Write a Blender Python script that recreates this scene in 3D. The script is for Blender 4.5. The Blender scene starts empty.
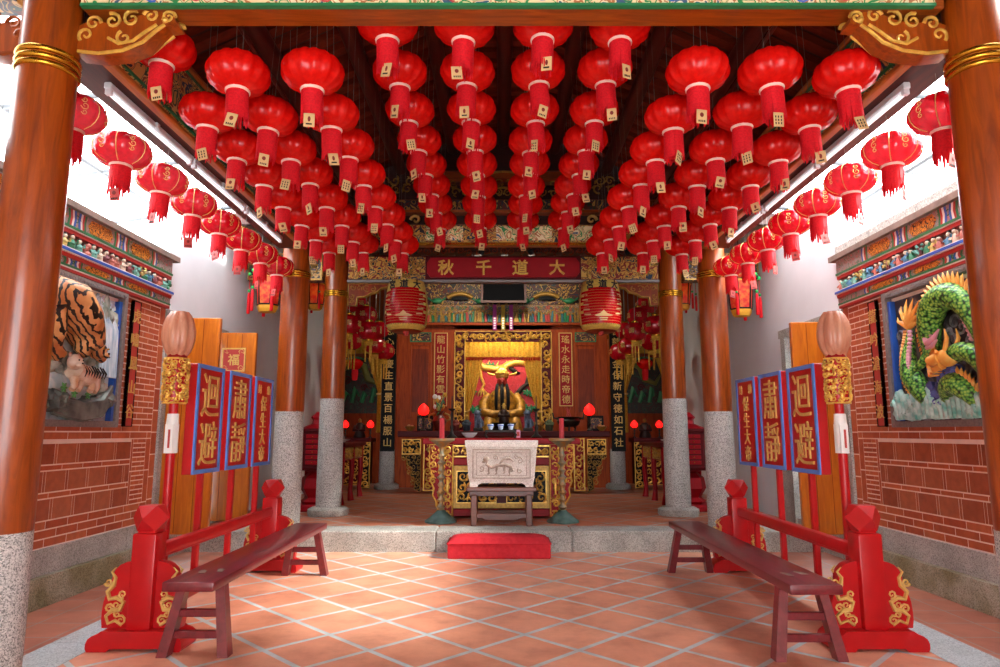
import bpy, bmesh, math, random
from mathutils import Matrix, Vector, Euler
S = bpy.context.scene
COL = S.collection
PI = math.pi
R = math.radians

# ------------------------------------------------------------------ camera, sky, sun, exposure
cam_data = bpy.data.cameras.new('camera')
cam_data.sensor_width = 36.0
cam_data.lens = 667.0 / 1000.0 * 36.0
cam = bpy.data.objects.new('camera', cam_data)
cam.location = (-.05, 0.0, 1.45)
cam.rotation_euler = (R(90 + 8.44), 0, 0)
COL.objects.link(cam)
S.camera = cam

world = bpy.data.worlds.new('sky')
S.world = world
world.use_nodes = True
wn = world.node_tree
wn.nodes['Background'].inputs['Color'].default_value = (0.93, 0.97, 1.0, 1)
wn.nodes['Background'].inputs['Strength'].default_value = 6.0

sun_data = bpy.data.lights.new('sun', 'SUN')
sun_data.energy = 14.0
sun_data.angle = R(12.0)
sun_data.color = (1.0, .95, .86)
sun = bpy.data.objects.new('sun', sun_data)
SUN_FROM = Vector((1.0, -.25, .73))
sun.rotation_euler = SUN_FROM.to_track_quat('Z', 'Y').to_euler()
sun.location = (8, -2, 8)
COL.objects.link(sun)

vs = S.view_settings
vs.view_transform = 'Standard'
vs.look = 'None'
vs.gamma = 1.0
vs.use_curve_mapping = False
vs.exposure = 0.98
S.cycles.max_bounces = 10
S.cycles.transparent_max_bounces = 12
S.cycles.use_denoising = True

# ------------------------------------------------------------------ materials
def lin(h):
    h = h.lstrip('#')
    o = []
    for i in (0, 2, 4):
        c = int(h[i:i + 2], 16) / 255
        o.append(c / 12.92 if c <= .04045 else ((c + .055) / 1.055) ** 2.4)
    return (*o, 1)

class NT:
    def __init__(s, name):
        s.m = bpy.data.materials.new(name)
        s.m.use_nodes = True
        s.t = s.m.node_tree
        s.b = s.t.nodes['Principled BSDF']
        s.out = s.t.nodes['Material Output']
    def n(s, typ, **kw):
        nd = s.t.nodes.new('ShaderNode' + typ)
        for k, v in kw.items():
            if k in nd.inputs: nd.inputs[k].default_value = v
            else: setattr(nd, k, v)
        return nd
    def l(s, a, b): s.t.links.new(a, b)
    def pos(s, scale=(1, 1, 1), rot=(0, 0, 0), loc=(0, 0, 0)):
        tc = s.n('TexCoord')
        mp = s.n('Mapping')
        mp.inputs['Scale'].default_value = scale
        mp.inputs['Rotation'].default_value = rot
        mp.inputs['Location'].default_value = loc
        s.l(tc.outputs['Object'], mp.inputs['Vector'])
        return mp.outputs['Vector']
    def ramp(s, fac, stops, interp='LINEAR'):
        r = s.n('ValToRGB')
        cr = r.color_ramp
        cr.interpolation = interp
        while len(cr.elements) < len(stops): cr.elements.new(.5)
        for e, (p, c) in zip(cr.elements, stops):
            e.position = p; e.color = c
        s.l(fac, r.inputs['Fac'])
        return r.outputs['Color']
    def bump(s, h, strength=.3, dist=.01):
        b = s.n('Bump')
        b.inputs['Strength'].default_value = strength
        b.inputs['Distance'].default_value = dist
        s.l(h, b.inputs['Height'])
        s.l(b.outputs['Normal'], s.b.inputs['Normal'])

def dark(c, k): return (c[0] * k, c[1] * k, c[2] * k, 1)

def mat(name, col, rough=.5, metal=0.0, var=.25, scale=8.0, stretch=(1, 1, 1), bump=0.0, coat=0.0, col2=None, spec=.5):
    t = NT(name)
    c = lin(col)
    c2 = lin(col2) if col2 else dark(c, 1 - var)
    nz = t.n('TexNoise', Scale=scale, Detail=4.0)
    t.l(t.pos(stretch), nz.inputs['Vector'])
    t.l(t.ramp(nz.outputs['Fac'], [(.3, c2), (.7, c)]), t.b.inputs['Base Color'])
    t.b.inputs['Roughness'].default_value = rough
    t.b.inputs['Metallic'].default_value = metal
    t.b.inputs['Coat Weight'].default_value = coat
    t.b.inputs['Coat Roughness'].default_value = .12
    t.b.inputs['Specular IOR Level'].default_value = spec
    if bump: t.bump(nz.outputs['Fac'], bump)
    return t.m

def granite(name, c0, c1, c2, scale=60, big=.25, moss=None):
    t = NT(name)
    p = t.pos()
    v = t.n('TexVoronoi', Scale=float(scale)); t.l(p, v.inputs['Vector'])
    nz = t.n('TexNoise', Scale=3.0, Detail=5.0); t.l(p, nz.inputs['Vector'])
    sep = t.n('SeparateColor'); t.l(v.outputs['Color'], sep.inputs[0])
    base = t.ramp(sep.outputs[0], [(0.05, lin(c0)), (.4, lin(c1)), (.85, lin(c2))])
    mx = t.n('MixRGB', blend_type='MULTIPLY'); mx.inputs[0].default_value = 1
    t.l(base, mx.inputs[1])
    k = 1 - big
    hi = (1, 1, 1, 1)
    lo = (k, k, k * .98, 1) if not moss else lin(moss)
    t.l(t.ramp(nz.outputs['Fac'], [(.35, lo), (.65, hi)]), mx.inputs[2])
    t.l(mx.outputs[0], t.b.inputs['Base Color'])
    t.b.inputs['Roughness'].default_value = .7
    t.bump(sep.outputs[0], .25, .004)
    return t.m

def wood(name, c0, c1, rough=.25, coat=.6, axis='z', scale=2.2, spec=.5):
    t = NT(name)
    st = {'x': (1, 9, 9), 'y': (9, 1, 9), 'z': (9, 9, 1)}[axis]
    nz = t.n('TexNoise', Scale=scale, Detail=6.0, Roughness=.6, Distortion=.8)
    t.l(t.pos(st), nz.inputs['Vector'])
    t.l(t.ramp(nz.outputs['Fac'], [(.28, lin(c0)), (.7, lin(c1))]), t.b.inputs['Base Color'])
    t.b.inputs['Roughness'].default_value = rough
    t.b.inputs['Coat Weight'].default_value = coat
    t.b.inputs['Coat Roughness'].default_value = .1
    t.b.inputs['Specular IOR Level'].default_value = spec
    return t.m

def island(name, cols, rough=.7, bump=.15, metal=0.0, noise=14.0, spread=None):
    """each loose piece of the mesh takes its own colour out of the list"""
    t = NT(name)
    g = t.n('NewGeometry')
    n = len(cols)
    stops = [(i / n, lin(c)) for i, c in enumerate(cols)]
    base = t.ramp(g.outputs['Random Per Island'], stops, 'CONSTANT')
    nz = t.n('TexNoise', Scale=noise, Detail=4.0); t.l(t.pos(), nz.inputs['Vector'])
    mx = t.n('MixRGB', blend_type='MULTIPLY'); mx.inputs[0].default_value = .8
    t.l(base, mx.inputs[1])
    t.l(t.ramp(nz.outputs['Fac'], [(.3, (.7, .7, .7, 1)), (.65, (1, 1, 1, 1))]), mx.inputs[2])
    t.l(mx.outputs[0], t.b.inputs['Base Color'])
    t.b.inputs['Roughness'].default_value = rough
    t.b.inputs['Metallic'].default_value = metal
    if bump: t.bump(nz.outputs['Fac'], bump)
    return t.m

def painted(name, cols, scale=9.0, rough=.5, stretch=(1, 1, 1), distort=1.6):
    """busy painted ornament: curly cells in a fixed palette"""
    t = NT(name)
    p = t.pos(stretch)
    nz = t.n('TexNoise', Scale=scale, Detail=1.5, Distortion=distort); t.l(p, nz.inputs['Vector'])
    n = len(cols)
    lo, hi = .3, .7
    stops = [(0 if i == 0 else lo + (hi - lo) * i / n, lin(c)) for i, c in enumerate(cols)]
    t.l(t.ramp(nz.outputs['Fac'], stops, 'CONSTANT'), t.b.inputs['Base Color'])
    t.b.inputs['Roughness'].default_value = rough
    return t.m

def tile_floor(name, size, rot, cols, grout, mortar=.018, rough=.45, loc=(0, 0, 0)):
    t = NT(name)
    br = t.n('TexBrick')
    br.offset = 0.0; br.squash = 1.0
    br.inputs['Scale'].default_value = 1.0
    br.inputs['Brick Width'].default_value = size[0]
    br.inputs['Row Height'].default_value = size[1]
    br.inputs['Mortar Size'].default_value = mortar
    br.inputs['Mortar Smooth'].default_value = .15
    br.inputs['Bias'].default_value = 0.0
    br.inputs['Color1'].default_value = lin(cols[0])
    br.inputs['Color2'].default_value = lin(cols[1])
    br.inputs['Mortar'].default_value = lin(grout)
    t.l(t.pos(rot=(0, 0, rot), loc=loc), br.inputs['Vector'])
    nz = t.n('TexNoise', Scale=2.6, Detail=7.0, Roughness=.65); t.l(t.pos(), nz.inputs['Vector'])
    mx = t.n('MixRGB', blend_type='MULTIPLY'); mx.inputs[0].default_value = 1
    t.l(br.outputs['Color'], mx.inputs[1])
    t.l(t.ramp(nz.outputs['Fac'], [(.3, (.72, .66, .66, 1)), (.5, (.95, .95, .95, 1)), (.72, (1.12, 1.14, 1.15, 1))]), mx.inputs[2])
    t.l(mx.outputs[0], t.b.inputs['Base Color'])
    t.b.inputs['Roughness'].default_value = rough
    inv = t.n('Math', operation='SUBTRACT'); inv.inputs[0].default_value = 1
    t.l(br.outputs['Fac'], inv.inputs[1])
    t.bump(inv.outputs[0], .3, .006)
    return t.m

def fabric(name, col, trans=.4, rough=.35, clear=0.0, gloss=.5, col2=None, scale=30):
    t = NT(name)
    c = lin(col)
    nz = t.n('TexNoise', Scale=float(scale), Detail=3.0); t.l(t.pos(), nz.inputs['Vector'])
    colr = t.ramp(nz.outputs['Fac'], [(.3, lin(col2) if col2 else dark(c, .8)), (.6, c)])
    t.l(colr, t.b.inputs['Base Color'])
    t.b.inputs['Roughness'].default_value = rough
    t.b.inputs['Specular IOR Level'].default_value = gloss
    tr = t.n('BsdfTranslucent'); t.l(colr, tr.inputs['Color'])
    mx = t.n('MixShader'); mx.inputs[0].default_value = trans
    t.l(t.b.outputs[0], mx.inputs[1]); t.l(tr.outputs[0], mx.inputs[2])
    last = mx
    if clear:
        tp = t.n('BsdfTransparent'); tp.inputs['Color'].default_value = (1, .35, .4, 1)
        m2 = t.n('MixShader'); m2.inputs[0].default_value = clear
        t.l(mx.outputs[0], m2.inputs[1]); t.l(tp.outputs[0], m2.inputs[2])
        last = m2
    t.l(last.outputs[0], t.out.inputs['Surface'])
    return t.m

def glow(name, col, strength):
    t = NT(name)
    t.b.inputs['Base Color'].default_value = lin(col)
    t.b.inputs['Emission Color'].default_value = lin(col)
    t.b.inputs['Emission Strength'].default_value = strength
    return t.m

MT = {}
MT['pillar'] = wood('lacquered pillar wood', '#682602', '#a64a05', rough=.34, coat=.25)
MT['beam_x'] = wood('lacquered beam wood', '#6a2806', '#a34f12', rough=.4, coat=.15, axis='x', spec=.3)
MT['beam_y'] = wood('dark side beam wood', '#32100a', '#541c0e', rough=.55, coat=0, axis='y', spec=.2)
MT['lip'] = wood('orange lip wood', '#8a4312', '#c0702a', rough=.35, coat=.4, axis='y')
MT['door'] = wood('orange door wood', '#a8520c', '#cf7416', rough=.3, coat=.4)
MT['panelwood'] = wood('red brown altar wood', '#5a1d0a', '#8a3412', rough=.45, coat=0, spec=.25)
MT['panelred'] = wood('partition wood', '#7a2a0e', '#b04a18', rough=.5, coat=0, spec=.2)
MT['rafter'] = wood('rafter wood', '#541a0a', '#7c2a12', rough=.6, coat=0, axis='x', spec=.2)
MT['board'] = wood('ceiling board wood', '#2c0e08', '#44160c', rough=.6, coat=0, axis='x')
MT['purlin'] = wood('purlin wood', '#3a0d06', '#5c1a0c', rough=.45, coat=.2, axis='y')
MT['stoolwood'] = wood('brown stool wood', '#4a2418', '#6f3a28', rough=.4, coat=.2, axis='x')
MT['bench'] = wood('maroon bench lacquer', '#5c121a', '#7c1f28', rough=.36, coat=.3, axis='y', scale=1.5)
MT['benchend'] = mat('worn maroon lacquer', '#6a1418', rough=.35, col2='#4a0d10')
MT['bulbwood'] = wood('pale brown lantern wood', '#a8644a', '#cc9070', rough=.45, coat=.2)
MT['red'] = mat('red lacquer', '#bc0a12', rough=.38, var=.15, coat=.1, spec=.35)
MT['darkred'] = mat('dark maroon lacquer', '#52060e', rough=.45, var=.2, spec=.2)
MT['midred'] = mat('crimson lacquer', '#960816', rough=.45, var=.15, spec=.2)
MT['blueedge'] = mat('blue painted edge', '#5b86d6', rough=.4, var=.15)
MT['gold'] = mat('gilded carving', '#f6c45a', rough=.34, metal=.4, var=.4, scale=25)
MT['goldmatte'] = mat('gold paint', '#e0b766', rough=.45, metal=.25, var=.2, scale=40)
MT['oldgold'] = mat('old gold carving', '#b88c3a', rough=.42, metal=.4, var=.5, scale=30)
MT['brass'] = mat('brass ring', '#c8932c', rough=.25, metal=.9, var=.2)
MT['bronze'] = mat('aged bronze', '#c48a3e', rough=.45, metal=.45, col2='#7c9488', scale=12)
MT['verdigris'] = mat('green bronze base', '#6f8f88', rough=.5, metal=.3, col2='#4c6a66', scale=10)
MT['black'] = mat('black lacquer', '#08080a', rough=.5, var=.2, spec=.15)
MT['darkbronze'] = mat('dark bronze', '#2a2622', rough=.45, metal=.4, var=.4)
MT['granite_col'] = granite('speckled granite', '#6e6c6a', '#aaa7a4', '#cfcbc6', 150, .12)
MT['granite'] = granite('grey granite', '#8a8882', '#b0afa8', '#c6c4bc', 130, .3)
MT['granite_moss'] = granite('mossy granite', '#85836f', '#acab98', '#c0bda8', 130, .3, moss='#c4c2a4')
MT['kerb'] = granite('blue grey kerb stone', '#98a2a6', '#b2bcc0', '#c6ced0', 140, .12)
MT['burner'] = granite('pale carved stone', '#c4bcb4', '#dcd6d0', '#ece8e2', 130, .12)
MT['plaster'] = mat('white plaster', '#dfe4e8', rough=.85, var=.08, scale=2.0)
MT['mortar'] = mat('pale mortar', '#fbe6d6', rough=.9, var=.1)
MT['brick'] = island('fired red brick', ['#bf5f36', '#ca6c40', '#b45430', '#c4663c', '#ba5a34'])
MT['sqtile'] = island('square wall tile', ['#ad5a38', '#b6643e', '#a25030', '#bc6a44'], rough=.55)
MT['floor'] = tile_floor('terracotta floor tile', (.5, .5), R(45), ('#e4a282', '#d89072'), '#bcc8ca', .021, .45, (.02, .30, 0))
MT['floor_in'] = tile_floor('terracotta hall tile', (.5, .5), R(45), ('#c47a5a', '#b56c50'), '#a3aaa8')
MT['floor_aisle'] = tile_floor('aisle tile', (.36, .36), 0, ('#b9745c', '#a86450'), '#9d8f86', mortar=.008)
MT['silk'] = fabric('red silk', '#f0180f', trans=.36, rough=.26, col2='#e0100c', gloss=.45)
MT['silkshine'] = fabric('shiny printed red silk', '#cf1026', trans=.35, rough=.12, clear=.12, gloss=.8, col2='#b00a1c')
MT['fringe'] = fabric('red fringe thread', '#ee2430', trans=.3, rough=.6, gloss=.2, scale=80)
MT['paper'] = mat('cream paper tag', '#d8b078', rough=.8, var=.35, scale=3)
MT['white'] = mat('white ring thread', '#f0c8b8', rough=.6, var=.1)
MT['wire'] = mat('grey wire', '#8a8880', rough=.4, metal=.6)
MT['steel'] = mat('white painted metal', '#c9ccd0', rough=.35, metal=.2, var=.08)
MT['bar'] = mat('grey glazing bar', '#55585c', rough=.6)
MT['tube'] = glow('lit white glass tube', '#f4f6fa', .4)
MT['velvet'] = mat('red velvet', '#cc303a', rough=.8, var=.2, scale=20, col2='#b8242e', spec=.2)
MT['candle'] = fabric('pink red candle wax', '#e04450', trans=.25, rough=.4)
MT['yellowcloth'] = fabric('yellow curtain cloth', '#e0b040', trans=.3, rough=.6, col2='#c08c20')
MT['redbulb'] = glow('lit red lamp', '#ff1410', 1.4)
MT['warmbulb'] = glow('warm bulb', '#ffd070', 6.0)
MT['spot'] = glow('white spot lamp', '#f4f8ff', 4.0)
MT['ink'] = mat('dark red ink', '#7a2018', rough=.7)
MT['inkblack'] = mat('black ink', '#1a1410', rough=.7)
MT['green'] = mat('painted green', '#1f7a4a', rough=.45, var=.15)
MT['blue'] = mat('painted blue', '#2a62c0', rough=.45, var=.15)
MT['white_paint'] = mat('white paint', '#e8e6e0', rough=.5, var=.05)
MT['redpaint'] = mat('red paint', '#b83a34', rough=.5, var=.12)
MT['greypaint'] = mat('grey painted stone', '#8a8786', rough=.7, var=.15)
MT['framestone'] = mat('carved grey frame stone', '#8c827c', rough=.75, var=.3, scale=40, bump=.4)
MT['cornice'] = mat('weathered cornice', '#8f7d70', rough=.8, var=.35, scale=10)
MT['plaque'] = mat('matt black plaque', '#08080a', rough=.9, spec=.05)
t = NT('frosted roof panel')
tl = t.n('BsdfTranslucent'); tl.inputs['Color'].default_value = (.9, .93, .95, 1)
tp = t.n('BsdfTransparent'); tp.inputs['Color'].default_value = (.97, .98, 1, 1)
mx = t.n('MixShader'); mx.inputs[0].default_value = .85
t.l(tl.outputs[0], mx.inputs[1]); t.l(tp.outputs[0], mx.inputs[2]); t.l(mx.outputs[0], t.out.inputs['Surface'])
MT['skyglass'] = t.m
MT['beampaint'] = painted('painted beam pattern', ['#d9a35c', '#d9a35c', '#2c4a3a', '#e0b878', '#8a3a24', '#d9a35c', '#22345c', '#d0944c'], 5.0)
MT['darkpaint'] = painted('dark painted beam pattern', ['#1a1a20', '#b08238', '#202a3c', '#5a1a14', '#22301f', '#c09040', '#181418'], 5.5)
MT['goldpattern'] = painted('gold and blue pattern', ['#1c1c28', '#c8963c', '#7a1a18', '#c8963c', '#1a2c44', '#d8a850'], 6.5)
MT['frontpaint'] = painted('pale painted board', ['#e8d2a0', '#e0c890', '#2c8a4a', '#e8d2a0', '#b06a3a', '#e8d8b0', '#3a5a7a'], 7.0)
MT['frieze_gold'] = painted('carved polychrome frieze', ['#6a2a18', '#b08a3a', '#3a5a48', '#a0402a', '#c8a050', '#2f5a6a', '#8a5a2a', '#702018'], 16.0)
MT['lozenge'] = painted('orange flower lozenge', ['#161210', '#c07a20', '#e09a30', '#161210', '#b06a18'], 26.0)
MT['flowerband'] = painted('flower painted grey', ['#8f8c8a', '#9a9694', '#a08a8a', '#5a7a5c', '#9a9694', '#c05a64', '#8f8c8a'], 13.0)
MT['fretgrey'] = painted('grey fret pattern', ['#6e6c70', '#a8a4a4', '#6e6c70', '#b4b0ac', '#787478'], 30.0)
MT['ridgetile'] = painted('grey rubble cap', ['#9aa09a', '#c8ccc6', '#aab0a8', '#d4d8d2'], 20.0)
MT['niche'] = painted('dark painted niche', ['#0c1210', '#16281c', '#3a0c0c', '#1a1410', '#20402c', '#0e1a24', '#4a2810'], 5.0)
MT['redback'] = painted('red painted backdrop', ['#a81a24', '#b8202a', '#b01c28', '#c03040', '#98141e'], 5.0)

# ------------------------------------------------------------------ mesh builder
class MB:
    def __init__(s):
        s.v = []; s.f = []; s.mi = []; s.M = Matrix.Identity(4); s.st = []
    def push(s, M): s.st.append(s.M); s.M = s.M @ M; return s
    def pop(s): s.M = s.st.pop(); return s
    def add(s, vs_, fs, mi=0):
        o = len(s.v); M = s.M
        s.v.extend([tuple(M @ Vector(p)) for p in vs_])
        s.f.extend([tuple(i + o for i in f) for f in fs])
        s.mi.extend([mi] * len(fs))
    def box(s, x0, x1, y0, y1, z0, z1, mi=0):
        s.add([(x0, y0, z0), (x1, y0, z0), (x1, y1, z0), (x0, y1, z0), (x0, y0, z1), (x1, y0, z1), (x1, y1, z1), (x0, y1, z1)],
              [(0, 3, 2, 1), (4, 5, 6, 7), (0, 1, 5, 4), (1, 2, 6, 5), (2, 3, 7, 6), (3, 0, 4, 7)], mi)
    def cbox(s, c, d, b=.01, mi=0, seg=1, taper=None):
        bm = bmesh.new()
        bmesh.ops.create_cube(bm, size=1)
        for v in bm.verts:
            k = 1.0
            if taper and v.co.z > 0: k = taper
            v.co = Vector((v.co.x * d[0] * k, v.co.y * d[1] * k, v.co.z * d[2]))
        bmesh.ops.bevel(bm, geom=bm.edges[:], offset=b, segments=seg, affect='EDGES', profile=.5)
        bm.verts.index_update()
        s.add([tuple(v.co + Vector(c)) for v in bm.verts], [tuple(v.index for v in f.verts) for f in bm.faces], mi)
        bm.free()
    def tube(s, pts, r, n=6, mi=0, closed=False, cap=True, flat=None):
        P = [Vector(p) for p in pts]
        rs = list(r) if isinstance(r, (list, tuple)) else [r] * len(P)
        m = len(P)
        up = Vector((0, 0, 1))
        vsl = []
        prev = None
        for i in range(m):
            a = P[i - 1] if (i > 0 or closed) else P[i]
            b = P[(i + 1) % m] if (i < m - 1 or closed) else P[i]
            d = (b - a)
            d = d.normalized() if d.length > 1e-9 else Vector((0, 0, 1))
            if prev is None:
                ref = up if abs(d.z) < .9 else Vector((1, 0, 0))
                u = d.cross(ref).normalized()
            else:
                u = prev - d * prev.dot(d)
                u = u.normalized() if u.length > 1e-6 else d.cross(up).normalized()
            prev = u
            w = d.cross(u)
            for k in range(n):
                a_ = 2 * PI * k / n
                vsl.append(P[i] + (u * math.cos(a_) + w * math.sin(a_)) * rs[i])
        fs = []
        for i in range(m if closed else m - 1):
            j = (i + 1) % m
            for k in range(n):
                k2 = (k + 1) % n
                fs.append((i * n + k, i * n + k2, j * n + k2, j * n + k))
        if cap and not closed:
            fs.append(tuple(range(n - 1, -1, -1)))
            fs.append(tuple((m - 1) * n + k for k in range(n)))
        s.add(vsl, fs, mi)
    def lathe(s, prof, c=(0, 0, 0), n=24, mi=0, lobes=0, amp=0.0, cap=True):
        vsl = []; fs = []
        m = len(prof)
        for (r, z) in prof:
            for k in range(n):
                a = 2 * PI * k / n
                q = r * (1 + (amp * (abs(math.cos(a * lobes / 2)) - .6) if lobes else 0))
                vsl.append((c[0] + q * math.cos(a), c[1] + q * math.sin(a), c[2] + z))
        for i in range(m - 1):
            for k in range(n):
                k2 = (k + 1) % n
                fs.append((i * n + k, i * n + k2, (i + 1) * n + k2, (i + 1) * n + k))
        if cap:
            if prof[0][0] > 1e-4: fs.append(tuple(range(n - 1, -1, -1)))
            if prof[-1][0] > 1e-4: fs.append(tuple((m - 1) * n + k for k in range(n)))
        s.add(vsl, fs, mi)
    def prism(s, out, z0, z1, mi=0):
        n = len(out)
        ar = sum(out[i][0] * out[(i + 1) % n][1] - out[(i + 1) % n][0] * out[i][1] for i in range(n))
        if ar < 0: out = out[::-1]
        vsl = [(x, y, z0) for x, y in out] + [(x, y, z1) for x, y in out]
        fs = [tuple(range(n - 1, -1, -1)), tuple(range(n, 2 * n))]
        fs += [(i, (i + 1) % n, n + (i + 1) % n, n + i) for i in range(n)]
        s.add(vsl, fs, mi)
    def ell(s, c, r, n=10, m=7, mi=0, jit=0.0, rnd=random):
        vsl = [(c[0], c[1], c[2] - r[2])]
        for i in range(1, m):
            t_ = -PI / 2 + PI * i / m
            for k in range(n):
                a = 2 * PI * k / n
                j = 1 + (rnd.uniform(-jit, jit) if jit else 0)
                vsl.append((c[0] + r[0] * j * math.cos(t_) * math.cos(a), c[1] + r[1] * j * math.cos(t_) * math.sin(a), c[2] + r[2] * j * math.sin(t_)))
        vsl.append((c[0], c[1], c[2] + r[2]))
        fs = []
        for k in range(n):
            fs.append((0, 1 + (k + 1) % n, 1 + k))
            fs.append((len(vsl) - 1, 1 + (m - 2) * n + k, 1 + (m - 2) * n + (k + 1) % n))
        for i in range(m - 2):
            for k in range(n):
                k2 = (k + 1) % n
                fs.append((1 + i * n + k, 1 + i * n + k2, 1 + (i + 1) * n + k2, 1 + (i + 1) * n + k))
        s.add(vsl, fs, mi)
    def text(s, body, M, size=1.0, ext=.01, bold=.012, mi=0, sx=1.0):
        """one line of writing, centred, standing in local XY with +Z out"""
        vsl, fs = glyphs(body, ext / size, bold)
        s.push(M @ Matrix.Diagonal((size * sx, size, size, 1)))
        s.add(vsl, fs, mi)
        s.pop()
    def build(s, name, mats, parent=None, smooth=40, loc=None):
        me = bpy.data.meshes.new(name)
        me.from_pydata(s.v, [], s.f)
        if not isinstance(mats, (list, tuple)): mats = [mats]
        for m in mats: me.materials.append(m)
        if len(mats) > 1: me.polygons.foreach_set('material_index', s.mi)
        me.validate()
        bm = bmesh.new(); bm.from_mesh(me)
        if len(bm.faces) < 60000: bmesh.ops.recalc_face_normals(bm, faces=bm.faces[:])
        bm.to_mesh(me); bm.free()
        if smooth:
            me.polygons.foreach_set('use_smooth', [True] * len(me.polygons))
            me.set_sharp_from_angle(angle=R(smooth))
        o = bpy.data.objects.new(name, me)
        COL.objects.link(o)
        if parent is not None: o.parent = parent
        if loc: o.location = loc
        return o

_gl = {}
def glyphs(body, ext, bold):
    key = (body, round(ext, 3), bold)
    if key in _gl: return _gl[key]
    cu = bpy.data.curves.new('writing', 'FONT')
    cu.body = body; cu.extrude = ext; cu.offset = bold; cu.resolution_u = 2
    cu.align_x = 'CENTER'
    o = bpy.data.objects.new('writing', cu)
    COL.objects.link(o)
    dg = bpy.context.evaluated_depsgraph_get()
    me = bpy.data.meshes.new_from_object(o.evaluated_get(dg))
    xs = [v.co.x for v in me.vertices]; ys = [v.co.y for v in me.vertices]
    cx = (min(xs) + max(xs)) / 2; cy = (min(ys) + max(ys)) / 2
    vsl = [(v.co.x - cx, v.co.y - cy, v.co.z) for v in me.vertices]
    fs = [tuple(p.vertices) for p in me.polygons]
    bpy.data.objects.remove(o); bpy.data.meshes.remove(me); bpy.data.curves.remove(cu)
    _gl[key] = (vsl, fs)
    return _gl[key]

def T(x, y, z): return Matrix.Translation((x, y, z))
def RX(a): return Matrix.Rotation(R(a), 4, 'X')
def RY(a): return Matrix.Rotation(R(a), 4, 'Y')
def RZ(a): return Matrix.Rotation(R(a), 4, 'Z')
def frame(o, right, up):
    """matrix whose x runs along right, y along up, z out of the face"""
    r_ = Vector(right); u = Vector(up); w = r_.cross(u)
    return Matrix(((r_.x, u.x, w.x, o[0]), (r_.y, u.y, w.y, o[1]), (r_.z, u.z, w.z, o[2]), (0, 0, 0, 1)))
def FRONT(x, y, z): return frame((x, y, z), (1, 0, 0), (0, 0, 1))          # faces the camera (-Y)
def TIGER(x, y, z): return frame((x, y, z), (0, 1, 0), (0, 0, 1))          # faces +X
def DRAGON(x, y, z): return frame((x, y, z), (0, -1, 0), (0, 0, 1))        # faces -X

def tag(o, label=None, cat=None, group=None, kind=None):
    if label: o['label'] = label
    if cat: o['category'] = cat
    if group: o['group'] = group
    if kind: o['kind'] = kind
    return o
def thing(name, label, cat, loc=(0, 0, 0), rz=0.0, group=None):
    o = bpy.data.objects.new(name, None)
    o.empty_display_size = .1
    COL.objects.link(o)
    o.location = loc; o.rotation_euler = (0, 0, R(rz))
    return tag(o, label, cat, group)
KIDS = {}
def tree_copy(o, loc=None, label=None, rz=None, group=None):
    """a copy of a thing with copies of its parts and their sub-parts"""
    def cp(a, par):
        c = a.copy(); COL.objects.link(c)
        if par is not None:
            c.parent = par; c.matrix_parent_inverse = a.matrix_parent_inverse
        for ch in list(a.children): cp(ch, c)
        return c
    n = cp(o, None)
    if loc: n.location = loc
    if label: n['label'] = label
    if group: n['group'] = group
    if rz is not None: n.rotation_euler = (0, 0, R(rz))
    return n
def struct(name, mb, m, parent=None, smooth=0):
    o = mb.build(name, m, parent, smooth)
    if parent is None: o['kind'] = 'structure'
    return o

def spiral(mb, c, r, turns, a0, dirn, tr, mi=0, n=5, seg=14, dz=0):
    pts = []; rad = []
    for i in range(seg + 1):
        t_ = i / seg
        q = r * (1 - .8 * t_)
        a = a0 + dirn * turns * 2 * PI * t_
        pts.append((c[0] + q * math.cos(a), c[1] + q * math.sin(a), c[2] + dz * t_))
        rad.append(tr * (1.0 - .45 * t_))
    mb.tube(pts, rad, n, mi)
def scrolls(mb, x0, x1, y0, y1, cell, tr, seed, z=0.0, mi=0, leaves=True, inside=None, seg=11):
    """carved scrollwork filling a rectangle of local XY, standing out along Z"""
    rnd = random.Random(seed)
    nx = max(1, round((x1 - x0) / cell)); ny = max(1, round((y1 - y0) / cell))
    dx = (x1 - x0) / nx; dy = (y1 - y0) / ny
    for i in range(nx):
        for j in range(ny):
            cx = x0 + (i + .5) * dx + rnd.uniform(-.12, .12) * dx
            cy = y0 + (j + .5) * dy + rnd.uniform(-.12, .12) * dy
            if inside and not inside(cx, cy): continue
            rr = .5 * min(dx, dy) * rnd.uniform(.85, 1.1)
            spiral(mb, (cx, cy, z), rr, rnd.uniform(.9, 1.4), rnd.uniform(0, 6.28), rnd.choice((-1, 1)), tr * rnd.uniform(.8, 1.2), mi, 4, seg)
            if leaves:
                for k in range(2):
                    a = rnd.uniform(0, 6.28)
                    mb.push(T(cx + rr * .9 * math.cos(a), cy + rr * .9 * math.sin(a), z) @ RZ(math.degrees(a) + 60))
                    mb.ell((0, 0, 0), (rr * .5, rr * .2, tr * 1.3), 6, 4, mi)
                    mb.pop()
def border(mb, x0, x1, y0, y1, w, z0, z1, mi=0):
    mb.box(x0, x1, y0, y0 + w, z0, z1, mi); mb.box(x0, x1, y1 - w, y1, z0, z1, mi)
    mb.box(x0, x0 + w, y0 + w, y1 - w, z0, z1, mi); mb.box(x1 - w, x1, y0 + w, y1 - w, z0, z1, mi)
def vtext(mb, s_, M, x, ytop, ybot, size, ext, bold, mi=0):
    """writing set downwards, one character under the other"""
    n = len(s_)
    for i, ch in enumerate(s_):
        if ch == ' ': continue
        y = ytop - (ytop - ybot) * (i + .5) / n
        mb.text(ch, M @ T(x, y, 0), size, ext, bold, mi)
ORD = ['first', 'second', 'third', 'fourth', 'fifth', 'sixth', 'seventh', 'eighth', 'ninth', 'tenth']
SIDE = {-1: 'tiger mural side', 1: 'dragon mural side'}
SD = {-1: 'tiger', 1: 'dragon'}
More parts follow.
